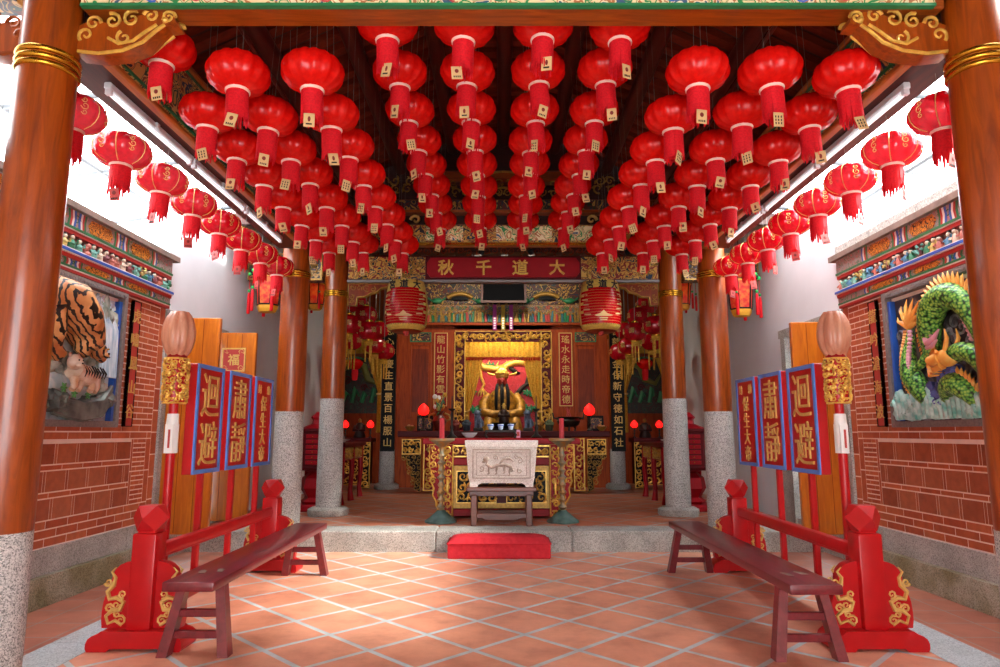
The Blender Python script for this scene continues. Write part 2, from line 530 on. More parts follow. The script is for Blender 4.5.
# ================================================================== THE SETTING
ZF = .25                       # height of the hall floor over the court floor
# ---- floors
m = MB(); m.box(-2.82, 2.82, -1.5, 8.5, -.1, 0); struct('floor', m, MT['floor'])
m = MB(); m.box(-4.2, -3.17, -1.5, 8.5, -.1, 0); m.box(3.17, 4.2, -1.5, 8.5, -.1, 0); struct('floor_aisle', m, MT['floor_aisle'])
for sx in (-1, 1):
    m = MB()
    y = -1.5
    while y < 8.4:
        m.box(min(sx * 2.82, sx * 3.17), max(sx * 2.82, sx * 3.17), y + .002, min(y + 1.6, 8.48) - .002, -.1, .004); y += 1.6
    struct('trim_1' if sx < 0 else 'trim_2', m, MT['kerb'])
m = MB()
for i in range(5):
    x = -4.2 + i * 1.68
    m.cbox((x + .84, 8.72, ZF / 2 - .02), (1.675, .48, ZF + .04), .015)
struct('trim_3', m, MT['granite'])
m = MB()
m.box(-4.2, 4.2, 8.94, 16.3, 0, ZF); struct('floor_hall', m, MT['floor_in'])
# ---- side walls: stone base, brickwork, square tiles
Y0, Y1 = 3.2, 7.66
def brick_wall(sx):
    nm = 'wall_left' if sx < 0 else 'wall_right'
    W = 3.95
    def bx(mb, d0, d1, y0, y1, z0, z1):          # d = depth towards the room from the wall face
        a, b = sx * (W - d1), sx * (W - d0)
        mb.box(min(a, b), max(a, b), y0, y1, z0, z1)
    m = MB(); bx(m, -.25, -.002, -2.6, Y1, 0, 3.5); bx(m, -.25, -.002, -2.6, 3.6, 3.5, 4.4)
    root = struct(nm, m, MT['mortar'])
    m = MB()
    y = Y0
    k = 0
    while y < Y1 - .05:
        L = (1.35, 1.1, 1.5)[k % 3]; e = min(y + L, Y1)
        bx(m, -.05, .03, y + .004, e - .004, .255, .47); y = e; k += 1
    m.build('stone_base', MT['granite'], root, 0)
    m = MB(); y = Y0; k = 1
    while y < Y1 - .05:
        L = (1.35, 1.1, 1.5)[k % 3]; e = min(y + L, Y1 + .02)
        bx(m, -.05, .075, y + .004, e - .004, 0, .25); y = e; k += 1
    m.build('stone_plinth', MT['granite_moss'], root, 0)
    g = .0065
    m = MB()
    def field(y0, y1, z0, z1, bw, bh, ph=0, d=.0015):
        nr = max(1, round((z1 - z0) / bh)); h = (z1 - z0) / nr
        for r_ in range(nr):
            y = y0 - ((r_ + ph) % 2) * bw * .5
            while y < y1 - 1e-3:
                a, b = max(y, y0), min(y + bw, y1)
                if b - a > .02: bx(m, -.01, d, a + g * (.7 if bw < .2 else 1), b - g * (.7 if bw < .2 else 1), z0 + r_ * h + g, z0 + (r_ + 1) * h - g)
                y += bw
    ye, yp = 7.17, 7.44                     # panel edge, pilaster edge
    field(Y0, Y1 - .12, .475, .70, .30, .075)
    field(Y0, Y1 - .12, 1.385, 1.53, .34, .075, 1)
    field(ye + .02, yp, .70, 1.385, .17, .05)         # small brick stack
    field(yp, Y1 - .12, .70, 1.385, .3, .3)
    field(Y1 - .12, Y1, .475, 2.92, .3, .24)
    field(ye - .02, ye + .02, .70, 1.385, .3, .3)
    field(7.1, Y1 - .12, 1.53, 2.86, .22, .062)
    field(4.5, 7.1, 2.86, 2.92, .3, .06); field(7.1, Y1 - .12, 2.86, 2.92, .3, .06)
    field(Y0, 4.44, 1.53, 2.92, .22, .062)
    field(6.8, 7.1, 1.53, 2.86, .22, .062); field(4.44, 5.0, 1.53, 2.86, .22, .062)
    for r_ in range(3):
        z = .70 + r_ * .236
        if r_ < 2: field(Y0, ye - .02, z + .186, z + .236, .3, .05, r_)
    m.build('brickwork', MT['brick'], root, 0)
    m = MB()
    for r_ in range(3):
        z = .70 + r_ * .236
        y = ye - .02 + (.18 if r_ == 1 else 0)
        while y > Y0:
            a = max(y - .27, Y0); b = min(y, ye - .02)
            bx(m, -.01, .0015, a + g, b - g, z + g, z + .186 - g)
            c = max(a - .034, Y0)
            if a > Y0: bx(m, -.01, .0015, c + g * .6, a - g * .6, z + g, z + .186 - g)
            y -= .27 + .034
    m.build('square_tiles', MT['sqtile'], root, 0)
    # weathered cornice and rubble cap
    m = MB(); bx(m, -.3, .10, Y0, Y1 + .06, 3.44, 3.5); m.build('cornice', MT['cornice'], root, 0)
    m = MB(); bx(m, -.3, .03, Y0, Y1 + .02, 3.5, 3.62 if sx > 0 else 3.53); m.build('wall_cap', MT['ridgetile'], root, 0)
    return root
brick_wall(-1); brick_wall(1)
# ---- white plaster walls of the hall behind the doorways
for sx in (-1, 1):
    m = MB()
    def bx(x0, x1, y0, y1, z0, z1): m.box(min(sx * x0, sx * x1), max(sx * x0, sx * x1), y0, y1, z0, z1)
    bx(3.95, 4.2, 7.68, 9.2, 2.86, 4.15); bx(3.95, 4.2, 9.2, 16.3, 0, 4.15); bx(3.95, 4.2, 9.0, 16.3, 4.15, 5.1)
    w = struct('wall_hall_left' if sx < 0 else 'wall_hall_right', m, MT['plaster'])
    m = MB(); bx(3.9, 4.24, 7.68, 9.38, 2.76, 2.87); bx(3.9, 4.2, 9.18, 9.32, ZF, 2.76)
    m.build('stone_lintel', MT['granite'], w, 0)
    m = MB(); bx(3.93, 4.3, 7.66, 9.2, 0, ZF + .06); bx(3.9, 4.2, 9.32, 9.62, ZF, .95); bx(3.92, 4.3, 7.662, 7.76, ZF + .06, 2.86); m.build('stone_sill', MT['granite'], w, 0)
    m = MB(); m.box(min(sx * 4.6, sx * 4.7), max(sx * 4.6, sx * 4.7), 7.2, 9.8, 0, 3.2); m.build('passage_shade_panel', MT['black'], w, 0)  # black sheet beyond the doorway stands in for the passage's shade
m = MB(); m.box(-4.2, 4.2, 16.2, 16.4, 0, 5.1); struct('wall_back', m, MT['panelred'])
# ---- hall ceiling with its purlins
m = MB(); m.box(-4.2, 4.2, 8.95, 16.4, 4.95, 5.05); hc = struct('ceiling_hall', m, MT['board'])
m = MB()
for i in range(15): m.cbox((-3.6 + i * .52, 12.6, 4.9), (.12, 7.2, .1), .01)
m.build('purlins', MT['purlin'], hc, 0)
# ---- pavilion roof: flat crown with two slopes, boards over rafters
prof = [(-3.02, 4.37), (-2.65, 4.55), (-1.6, 5.08), (-.75, 5.45), (-.3, 5.56), (.3, 5.56), (.75, 5.45), (1.6, 5.08), (2.65, 4.55), (3.02, 4.37)]
m = MB()
RY0, RY1 = -2.5, 9.05  # roof runs on unseen behind the camera, added to shade the front
top = [(x, z + .12) for x, z in prof]; up = [(x, z + .2) for x, z in prof]
m.push(Matrix(((1, 0, 0, 0), (0, 0, 1, 0), (0, 1, 0, 0), (0, 0, 0, 1))))
m.prism(top + up[::-1], RY0, RY1); m.pop()
roof = struct('ceiling', m, MT['board'])
m = MB()
y = RY0 + .1
while y < RY1 - .1:
    m.push(Matrix(((1, 0, 0, 0), (0, 0, 1, 0), (0, 1, 0, 0), (0, 0, 0, 1))))
    m.prism([(x, z + .05) for x, z in prof] + [(x, z + .122) for x, z in prof][::-1], y, y + .11); m.pop()
    y += .215
ra = m.build('rafters', MT['rafter'], roof, 0); ra['kind'] = 'stuff'
for i, x in enumerate((-2.1, -1.45, -.72, 0, .72, 1.45, 2.1)):
    z = next(z0 + (z1 - z0) * (x - x0) / (x1 - x0) for (x0, z0), (x1, z1) in zip(prof, prof[1:]) if x0 <= x <= x1)
    m = MB(); m.tube([(x, RY0, z - .03), (x, RY1, z - .03)], .085, 14)
    m.build('purlin', MT['purlin'], roof, 60)
# tie rods above the rows of lanterns
for x in (-1.98, 1.98):
    m = MB(); m.tube([(x, 3.9, 4.42), (x, 8.9, 4.42)], .018, 8); m.build('hanging_rail', MT['purlin'], roof, 60)
# ---- front hall behind the camera: unseen aisle cover and doorway wall, added for shade
m = MB(); m.box(-4.2, -2.9, -2.6, 3.6, 4.3, 4.4); m.box(2.9, 4.2, -2.6, 3.6, 4.3, 4.4); struct('ceiling_porch_unseen', m, MT['board'])
m = MB(); m.box(-4.2, -1.75, -2.75, -2.6, 0, 5.7); m.box(1.75, 4.2, -2.75, -2.6, 0, 5.7); m.box(-1.75, 1.75, -2.75, -2.6, 3.1, 5.7); struct('wall_front_unseen', m, MT['panelred'])
# ---- side beams carrying the lamp tubes
def side_beam(sx):
    o = thing('side_beam', 'long dark roof beam with painted inner face above the %s' % SD[sx] + ' wall aisle', 'beam')
    m = MB(); m.cbox((sx * 2.82, 6.33, 4.02), (.36, 4.56, .3), .012); m.cbox((sx * 2.86, 6.33, 4.32), (.2, 4.56, .34), .01)
    m.build('timber', MT['beam_y'], o, 30)
    m = MB(); m.cbox((sx * 2.66, 6.33, 3.885), (.08, 4.56, .05), .012); m.cbox((sx * 2.65, 6.33, 4.43), (.1, 4.56, .05), .012)
    m.build('lip_molding', MT['lip'], o, 30)
    m = MB(); m.box(min(sx * 2.63, sx * 2.66), max(sx * 2.63, sx * 2.66), 4.05, 8.61, 3.915, 4.405)
    pf = m.build('painted_face', MT['beampaint'], o, 0)
    M = (TIGER if sx < 0 else DRAGON)(sx * 2.63, 6.3, 4.16)
    m = MB(); m.push(M)
    for k in range(-4, 5):
        for q in (-1, 1):
            spiral(m, (k * .52 + q * .1, q * .08, 0), .1, 1.2, k, q, .012, (k + q) % 2, 5, 12)
    border(m, -2.25, 2.25, -.235, .235, .02, 0, .012, 0)
    m.pop()
    m.build('scroll_painting', [MT['green'], MT['blue']], pf, 40)
    return o
for sx in (-1, 1): side_beam(sx)
# ---- fluorescent lamps under the side beams
def fluor(x, y0, y1, label):
    o = thing('tube_lamp', label, 'lamp', (x, (y0 + y1) / 2, 3.87), group='tube lamps under the side beams')
    L = (y1 - y0) - .02
    m = MB(); m.cbox((0, 0, -.03), (.05, L, .05), .008); m.cbox((0, 0, -.03), (.075, .05, .056), .008)
    m.build('lamp_housing', MT['steel'], o, 30)
    m = MB(); m.tube([(0, -L / 2 + .04, -.075), (0, L / 2 - .04, -.075)], .016, 10); m.build('glass_tube', MT['tube'], o, 60)
    for e in (-1, 1):
        m = MB(); m.cbox((0, e * (L / 2 - .03), -.068), (.045, .035, .05), .006); m.build('lamp_socket', MT['steel'], o, 30)
for sx in (-1, 1):
    for i, (a, b) in enumerate(((4.32, 5.62), (5.63, 6.86), (6.87, 8.06))):
        fluor(sx * 2.78, a, b, '%s white tube lamp from the front under the %s side beam' % (ORD[i], SD[sx]))
# ---- glazed roofs over the side aisles
for sx in (-1, 1):
    m = MB()
    m.add([(sx * 3.0, 3.6, 4.55), (sx * 5.6, 3.6, 4.2), (sx * 5.6, 8.9, 4.2), (sx * 3.0, 8.9, 4.55)], [(0, 1, 2, 3)])
    o = struct('window_1' if sx < 0 else 'window_2', m, MT['skyglass'])
    m = MB()
    for y in (4.1, 5.6, 7.1, 8.6): m.tube([(sx * 3.0, y, 4.53), (sx * 5.6, y, 4.18)], .026, 6)
    for x in (3.5, 4.5, 5.4): m.tube([(sx * x, 3.6, 4.53 - (x - 3) * .1346), (sx * x, 8.9, 4.53 - (x - 3) * .1346)], .026, 6)
    m.build('glazing_bars', MT['bar'], o, 60)

# ================================================================== PILLARS
def pillar(x, y, z0, zs, ztop, r, label, base=False):
    o = thing('round_pillar', label, 'pillar', (x, y, z0))
    o['kind'] = 'thing'
    m = MB(); m.lathe([(r * 1.02, 0), (r * 1.04, .3), (r * 1.0, zs - z0)], n=40); m.build('granite_shaft', MT['granite_col'], o, 40)
    m = MB(); m.lathe([(r * .985, zs - z0), (r, zs - z0 + .01), (r * .99, 3.0), (r * .95, ztop - z0)], n=40); m.build('wooden_shaft', MT['pillar'], o, 40)
    m = MB()
    for k in range(3):
        z = (3.74 - .045 * k if y < 5 else 3.58 - .03 * k) - z0
        m.lathe([(r * .97, z - .02), (r * 1.05, z - .014), (r * 1.08, z), (r * 1.05, z + .014), (r * .97, z + .02)], n=40)
    m.build('gold_ring', MT['brass'], o, 60)
    if base:
        m = MB(); m.lathe([(r * 1.62, 0), (r * 1.7, .03), (r * 1.66, .09), (r * 1.35, .12), (r * 1.02, .121)], n=36); m.build('stone_foot', MT['granite'], o, 40)
for sx in (-1, 1):
    pillar(-2.86 if sx < 0 else 2.92, 3.86, 0, .90, 4.5, .166, 'thick lacquered wooden pillar closest to the camera on the ' + SIDE[sx])
    pillar(sx * 2.82, 8.84, ZF, 1.72, 4.5, .183, 'lacquered wooden pillar over granite at the step edge on the ' + SIDE[sx])
    pillar(sx * 2.58, 10.1, ZF, 1.95, 4.84, .178, 'lacquered wooden pillar on a round stone foot inside the hall, ' + SIDE[sx], True)
    pillar(sx * 2.5, 14.7, ZF, 1.1, 4.84, .16, 'rear hall pillar behind the black couplet board on the ' + SIDE[sx], True)

# ================================================================== FRONT BEAM AND BRACKETS
o = thing('front_beam', 'wide wooden tie beam with painted front spanning the two nearest pillars', 'beam')
m = MB(); m.cbox((.03, 3.93, 4.2), (5.42, .2, .24), .01); m.build('timber', MT['beam_x'], o, 30)
m = MB(); m.box(-2.66, 2.66, 3.805, 3.835, 4.085, 4.6); fp = m.build('painted_face', MT['frontpaint'], o, 0)
m = MB(); m.push(FRONT(0, 3.805, 4.2))
for k in range(-9, 10):
    for q in (-1, 1):
        spiral(m, (k * .27 + q * .06, -.02 + q * .03, 0), .05, 1.3, k * 1.7, q, .009, k % 3, 5, 12)
m.pop(); m.build('scroll_painting', [MT['green'], MT['blue'], MT['redpaint']], fp, 40)
m = MB(); m.box(-2.66, 2.66, 3.795, 3.835, 4.072, 4.09); m.build('green_edge', MT['green'], o, 0)
for sx in (-1, 1):
    m = MB(); m.cbox((sx * 3.5, 3.93, 4.3), (.8, .2, .3), .01); m.build('painted_beam_end', MT['darkpaint'], o, 30)
    m = MB(); m.push(FRONT(sx * 3.24, 3.82, 4.24)); spiral(m, (0, 0, 0), .07, 1.5, 1, sx, .018, 0); m.pop()
    m.build('cloud_scroll', MT['white_paint'], o, 40)
def fish_bracket(sx, inner):
    """carved dragon-fish bracket under the beam; local x runs away from the pillar"""
    d = -sx if inner else sx
    lab = ('gilded dragon fish bracket between front beam and nearest pillar, ' if inner else 'dark carved bracket on the outer face of the nearest pillar, ') + SIDE[sx]
    o = thing('carved_bracket', lab, 'bracket', ((-2.86 if sx < 0 else 2.92) + d * .15, 3.93, 3.78))
    M = frame((0, 0, 0), (d, 0, 0), (0, 0, 1))
    body = [(0, .02), (.0, .2), (.08, .24), (.2, .22), (.32, .24), (.42, .29), (.52, .3), (.6, .27), (.62, .22), (.55, .21), (.5, .16), (.42, .07), (.3, .02), (.15, .0)]
    m = MB(); m.push(M); m.prism(body, -.06, .06); m.pop()
    m.build('bracket_body', MT['pillar'], o, 30)
    m = MB(); m.push(M)
    for zz in (-.062, .062):
        for (x, y, r_, t_, a, q) in ((.1, .22, .05, 1.2, 0, 1), (.22, .235, .055, 1.3, 2, -1), (.34, .25, .06, 1.2, 1, 1), (.46, .27, .05, 1.3, 3, -1), (.57, .26, .045, 1.4, 0, 1), (.3, .12, .05, 1.1, 2, 1), (.06, .14, .05, 1.1, 4, -1)):
            spiral(m, (x, y, zz), r_, t_, a, q, .012)
        m.tube([(.02, .03, zz), (.15, .015, zz), (.3, .035, zz), (.42, .09, zz), (.5, .17, zz), (.55, .21, zz)], .012, 6)
        m.tube([(.2, .12, zz), (.27, .08, zz), (.36, .1, zz), (.43, .16, zz), (.5, .21, zz)], .011, 6)
        m.ell((.55, .24, zz), (.022, .022, .02), 8, 6)
    m.pop()
    m.build('gilt_scroll', MT['gold'] if inner else MT['beam_x'], o, 50)
for sx in (-1, 1):
    fish_bracket(sx, True); fish_bracket(sx, False)

# ================================================================== END TRUSS OF THE PAVILION, Y 8.84
o = thing('painted_truss', 'painted gable truss of stacked beams closing the lantern ceiling at its far end', 'truss')
m = MB(); m.cbox((0, 8.86, 4.115), (5.2, .2, .27), .01); m.build('lower_beam', MT['beam_x'], o, 30)
m = MB(); m.box(-2.3, 2.3, 8.74, 8.765, 4.0, 4.235); lf = m.build('painted_face', MT['goldpattern'], o, 0)
m = MB()
for (x0, x1) in ((-1.05, -.55), (-.1, .65), (.75, 1.3)):
    m = MB(); m.box(x0, x1, 8.73, 8.745, 4.02, 4.215); m.build('pale_panel', MT['frontpaint'], lf, 0)
m = MB()
for zz, yy in ((.07, 0), (-.01, 0), (-.09, 0)):
    pass
for i, ch in enumerate('福壽'): m.text(ch, FRONT(-.85 + .001, 8.728, 4.16 - i * .09), .08, .004, .01)
m.build('writing', MT['inkblack'], lf, 0)
m = MB(); m.box(-2.62, 2.62, 8.72, 8.76, 3.955, 3.985); m.build('lower_edge', MT['brass'], o, 0)
m = MB()
m.push(FRONT(0, 8.78, 4.3))
for k in range(-5, 6):
    if k == 0: continue
    spiral(m, (k * .4, .02, 0), .07, 1.0, 0 if k > 0 else 3.1, 1 if k > 0 else -1, .025, 0, 6, 12)
m.pop(); m.build('cloud_scroll', MT['goldmatte'], o, 50)
m = MB(); m.cbox((0, 8.86, 4.52), (4.3, .2, .18), .02); m.build('middle_beam', MT['beam_x'], o, 30)
m = MB(); m.box(-2.0, 2.0, 8.745, 8.765, 4.46, 4.59); m.build('painted_band', MT['darkpaint'], o, 0)
for sx in (-1, 1):
    m = MB(); m.cbox((sx * .95, 8.86, 4.78), (.16, .18, .36), .02); m.build('strut', MT['panelwood'], o, 30)
    m = MB(); m.cbox((sx * 1.75, 8.86, 4.7), (.2, .18, .24), .04); m.build('strut', MT['panelwood'], o, 30)
m = MB(); m.cbox((0, 8.86, 4.95), (2.4, .2, .16), .03); m.build('upper_beam', MT['beam_x'], o, 30)
m = MB(); m.push(FRONT(0, 8.75, 4.75))
m.tube([(-.5, -.08, 0), (-.25, .0, 0), (0, .02, 0), (.25, 0, 0), (.5, -.08, 0)], .016, 6)
m.tube([(-.45, .16, 0), (-.25, .23, 0), (0, .25, 0), (.25, .23, 0), (.45, .16, 0)], .016, 6)
m.pop()
m.push(FRONT(0, 8.77, 4.76)); scrolls(m, -1.9, -1.05, -.08, .2, .16, .014, 4); scrolls(m, 1.05, 1.9, -.08, .2, .16, .014, 5); scrolls(m, -.75, .75, -.12, .14, .15, .012, 6); m.pop()
m.build('gilt_carving', MT['oldgold'], o, 50)
m = MB(); m.add([(-2.6, 8.98, 4.4), (2.6, 8.98, 4.4), (2.6, 8.98, 4.65), (.7, 8.98, 5.5), (-.7, 8.98, 5.5), (-2.6, 8.98, 4.65)], [(0, 1, 2, 3, 4, 5)]); m.box(-3.95, 3.95, 9.06, 9.12, 4.35, 6.0)
m.build('gable_boards', MT['board'], o, 0)

# ================================================================== SIGN BEAM OF THE HALL, Y 10.1
o = thing('sign_beam', 'gilded painted hall beam with red centre board reading four gold characters', 'beam')
m = MB(); m.cbox((0, 10.12, 3.95), (4.78, .2, .4), .01); m.build('timber', MT['darkred'], o, 30)
m = MB(); m.box(-2.38, -1.2, 10.0, 10.02, 3.78, 4.13); m.box(1.2, 2.38, 10.0, 10.02, 3.78, 4.13); pf = m.build('painted_face', MT['goldpattern'], o, 0)
m = MB(); m.push(FRONT(0, 10.0, 3.955))
for sx in (-1, 1):
    for x0, x1 in ((1.25, 1.75), (2.05, 2.36)): scrolls(m, min(sx * x0, sx * x1), max(sx * x0, sx * x1), -.15, .15, .15, .012, int(x0 * 9) + sx)
m.pop(); m.build('gilt_scroll', MT['oldgold'], pf, 50)
m = MB(); m.push(FRONT(0, 9.99, 3.955))
w_, h_ = 1.17, .155
ol = [(-w_, -h_ * .5), (-w_ + .05, -h_), (w_ - .05, -h_), (w_, -h_ * .5), (w_, h_ * .5), (w_ - .05, h_), (-w_ + .05, h_), (-w_, h_ * .5)]
m.prism(ol, -.02, .012); m.pop()
sb = m.build('red_board', MT['midred'], o, 0)
m = MB()
for ch, x in zip('秋千道大', (-.85, -.27, .29, .855)): m.text(ch, FRONT(x - .03, 9.975, 3.955), .25, .012, .018)
m.build('gold_writing', MT['gold'], sb, 0)
m = MB(); m.box(-2.39, 2.39, 9.97, 10.04, 3.725, 3.76); m.build('lower_edge', MT['greypaint'], o, 0)
m = MB()
m.push(FRONT(0, 10.0, 4.22)); scrolls(m, -2.3, 2.3, -.06, .06, .13, .012, 77); m.pop()
m.build('upper_carving', MT['panelwood'], o, 50)
m = MB(); m.cbox((0, 10.14, 4.3), (4.78, .16, .16), .01); m.cbox((0, 10.14, 4.6), (4.78, .12, .46), .01); m.build('upper_timber', MT['board'], o, 30)
for sx in (-1, 1):
    m = MB(); m.cbox((sx * 3.36, 10.12, 3.98), (1.16, .18, .44), .01); sbm = m.build('outer_timber', MT['darkpaint'], o, 30)
    m = MB(); m.push(FRONT(sx * 3.36, 10.02, 3.98)); scrolls(m, -.52, .52, -.16, .16, .17, .014, 31 + sx); border(m, -.57, .57, -.21, .21, .02, 0, .012); m.pop()
    m.build('gilt_scroll', MT['oldgold'], sbm, 50)
for sx in (-1, 1):
    o = thing('carved_bracket', 'red and gold openwork bracket under the sign beam, ' + SIDE[sx], 'bracket', (sx * 2.385, 10.1, 3.72))
    M = frame((0, 0, 0), (-sx, 0, 0), (0, 0, 1))
    out = [(0, 0), (.62, 0), (.6, -.05), (.5, -.07), (.44, -.13), (.34, -.15), (.26, -.2), (.14, -.21), (.12, -.34), (0, -.34)]
    m = MB(); m.push(M); m.prism(out, -.03, .03); m.pop(); m.build('bracket_body', MT['panelwood'], o, 30)
    m = MB(); m.push(M); m.tube([(x, y, -.035) for x, y in out] , .011, 5, closed=True); m.tube([(x, y, .035) for x, y in out], .011, 5, closed=True)
    for zz in (-.035, .035):
        scrolls(m, .03, .42, -.13, -.02, .1, .008, 8, zz); scrolls(m, .02, .1, -.32, -.16, .09, .008, 9, zz)
    m.pop(); m.build('gilt_edge', MT['oldgold'], o, 50)
# small spot lamps over the sign
for i, (x, z) in enumerate(((-1.35, 4.2), (-.33, 4.2), (.42, 4.2), (1.42, 4.2), (1.9, 4.2), (-1.85, 4.2))):
    pos = ['outside the tiger side end of the red sign board', 'over the first gold character from the tiger side', 'over the third gold character from the tiger side', 'outside the dragon side end of the red sign board',
           'close to the hall pillar on the dragon mural side', 'close to the hall pillar on the tiger mural side'][i]
    o = thing('spot_lamp', 'small spot lamp ' + pos, 'lamp', (x, 9.93, z), group='spot lamps above the sign')
    m = MB(); m.push(RX(-60)); m.lathe([(.02, .06), (.035, .03), (.045, -.03), (.045, -.05)], n=14); m.pop(); m.cbox((0, .05, .03), (.02, .1, .02), .003); m.build('lamp_housing', MT['black'], o, 50)
    m = MB(); m.push(RX(-60)); m.lathe([(.001, -.046), (.04, -.047)], n=14, cap=False); m.pop(); m.build('lens', MT['spot'], o, 50)
# ================================================================== ROUND RED LANTERNS
def lantern_body_mb(r, h, lobes, amp):
    m = MB()
    n = 48
    prof = []
    for i in range(15):
        t_ = -PI / 2 + PI * (i + .0) / 14
        q = max(r * .2, r * (abs(math.cos(t_)) ** .72))
        prof.append((q, h / 2 + h / 2 * math.sin(t_)))
    m.lathe(prof, n=n, lobes=lobes, amp=amp)
    return m
def fringe_mb(r, L, n, seed, ragged=.15):
    rnd = random.Random(seed)
    m = MB()
    m.lathe([(r * .97, -.05), (r, 0), (r * .8, .002)], n=24)
    for k in range(n):
        a = 2 * PI * k / n + rnd.uniform(-.03, .03)
        l = L * (1 - rnd.uniform(0, ragged))
        w = 2 * PI * r / n * .62
        c, s_ = math.cos(a), math.sin(a)
        q = r * rnd.uniform(.96, 1.05); q2 = r * rnd.uniform(.93, 1.08)
        vs_ = []
        for (z, rr, ww) in ((0, r, w), (-L * .5, q, w), (-l, q2, w * .5)):
            vs_ += [(rr * c - s_ * ww, rr * s_ + c * ww, z), (rr * c + s_ * ww, rr * s_ - c * ww, z), ((rr - .006) * c, (rr - .006) * s_, z)]
        fs = []
        for i in range(2):
            for j in range(3):
                j2 = (j + 1) % 3
                fs.append((i * 3 + j, i * 3 + j2, i * 3 + 3 + j2, i * 3 + 3 + j))
        m.add(vs_, fs)
    return m
LR, LH = .205, .26
body_o = lantern_body_mb(LR, LH, 16, .07)
def paper_tag_mb(seed):
    m = MB()
    m.box(-.036, .036, -.002, .002, -.095, 0, 0)
    m.push(FRONT(0, -.003, -.05))
    if seed % 3 == 0:
        m.ell((0, .015, 0), (.014, .016, .002), 10, 6, 1)
        for k in range(4): m.box(-.024 + .013 * k, -.016 + .013 * k, -.035, -.022, 0, .002, 2)
    elif seed % 3 == 1:
        for i in range(3):
            for k in range(3): m.box(-.026 + .02 * i, -.018 + .02 * i, -.03 + .022 * k, -.016 + .022 * k, 0, .002, 2)
    else:
        m.ell((.0, .01, 0), (.01, .02, .002), 8, 6, 1); m.box(-.02, .02, -.03, -.02, 0, .002, 2)
    m.pop()
    return m
def lantern_proto(shine):
    o = thing('red_lantern', 'x', 'lantern')
    bm_ = lantern_body_mb(LR, LH if not shine else .25, 14 if not shine else 12, .13 if not shine else .1)
    h = LH if not shine else .25
    b = bm_.build('lantern_body', MT['silkshine'] if shine else MT['silk'], o, 80)
    if shine:
        m = MB()
        rnd = random.Random(3)
        for k in range(6):
            a = k * PI / 3 + .3
            for zz, rr in ((-.04, .01), (.0, .014), (.045, .01)):
                t_ = math.asin(max(-1, min(1, (zz) / (h / 2)))); q = LR * math.cos(t_) ** .72 * 1.0
                m.push(T(q * math.cos(a), q * math.sin(a), h / 2 + zz) @ RZ(math.degrees(a)) @ RY(90)); spiral(m, (0, 0, 0), rr * 2, 1.2, k, 1, .004, 0, 4, 9); m.pop()
            m.tube([(LR * math.cos(t2) ** .72 * math.cos(a + .5), LR * math.cos(t2) ** .72 * math.sin(a + .5), h / 2 + h / 2 * math.sin(t2)) for t2 in [-1.2 + .3 * i for i in range(9)]], .0035, 4)
        m.build('gold_print', MT['goldmatte'], b, 60)
    m = MB(); m.lathe([(.05, h - .004), (.055, h + .012), (.03, h + .03), (.012, h + .034)], n=18); m.build('gold_cap', MT['brass'], o, 50)
    m = MB(); m.lathe([(.07, .012), (.08, .01), (.083, 0), (.08, -.012), (.07, -.014)], n=24); m.build('white_ring', MT['white'], o, 60)
    fr = fringe_mb(.074, .25 if not shine else .24, 44 if not shine else 22, 5 if not shine else 9, .14 if not shine else .3)
    fr.build('fringe', MT['fringe'], o, 0)
    m = paper_tag_mb(0); t_ = m.build('paper_tag', [MT['paper'] if not shine else MT['redpaint'], MT['ink'], MT['inkblack']], o, 0, (0, -.08, -.2))
    m = MB()
    for q in (-1, 1): m.tube([(q * .022, 0, 0), (q * .03, 0, 1.0)], .0018, 5)
    w = m.build('hanging_wire', MT['wire'], o, 0, (0, 0, h + .02))
    return o
TAGS = []
for k in range(3):
    m = paper_tag_mb(k); oo = m.build('paper_tag', [MT['paper'], MT['ink'], MT['inkblack']], None, 0); TAGS.append(oo.data); bpy.data.objects.remove(oo)
def roof_z(x):
    return next(z0 + (z1 - z0) * (x - x0) / (x1 - x0) for (x0, z0), (x1, z1) in zip(prof, prof[1:]) if x0 <= x <= x1)
rl = random.Random(11)
proto_plain = lantern_proto(False)
proto_shine = lantern_proto(True)
def hang(proto, x, y, zring, ztop, label, group, tilt=3, tagk=None):
    first = not proto.get('used')
    o = proto if first else tree_copy(proto)
    proto['used'] = 1
    if 'used' in o and not first: del o['used']
    o.location = (x, y, zring); o['label'] = label; o['group'] = group
    o.rotation_euler = (R(rl.uniform(-tilt, tilt)), R(rl.uniform(-tilt, tilt)), R(rl.uniform(-14, 14)))
    for ch in o.children:
        n = ch.name.split('.')[0]
        if n == 'hanging_wire': ch.scale = (1, 1, ztop - zring - ch.location.z)
        if n == 'paper_tag':
            if tagk is None: ch.data = TAGS[rl.randrange(3)]
            ch.location = (rl.uniform(-.02, .02), -.082, -.2 + rl.uniform(-.03, .03))
            ch.rotation_euler = (R(rl.uniform(-8, 8)), R(rl.uniform(-16, 16)), R(rl.uniform(-40, 40)))
    return o
HR = 3.75
rows = [(-2.29, HR), (-1.84, HR), (-1.335, HR), (-.83, 4.10), (-.30, 4.10), (.25, 4.10), (.78, 4.10), (1.29, HR), (1.81, HR), (2.33, HR)]
for ri, (x, z) in enumerate(rows):
    sx = -1 if ri < 5 else 1
    nth = ORD[ri if ri < 5 else 9 - ri]
    for k in range(8):
        y = 4.235 + .607 * k
        dz_ = .17 if (ri == 0 and k == 0) else 0
        if dz_: x, z = x - .07, z + dz_
        elif ri == 0 and k == 1: x, z = -2.29, HR
        hang(proto_plain, x + rl.uniform(-.015, .015), y + rl.uniform(-.025, .025), z + rl.uniform(-.012, .012), roof_z(x) + .115,
             '%s plain red lantern from the front in the %s row from the %s side beam' % (ORD[k], nth, SD[sx]), 'plain red lanterns under the pavilion roof')
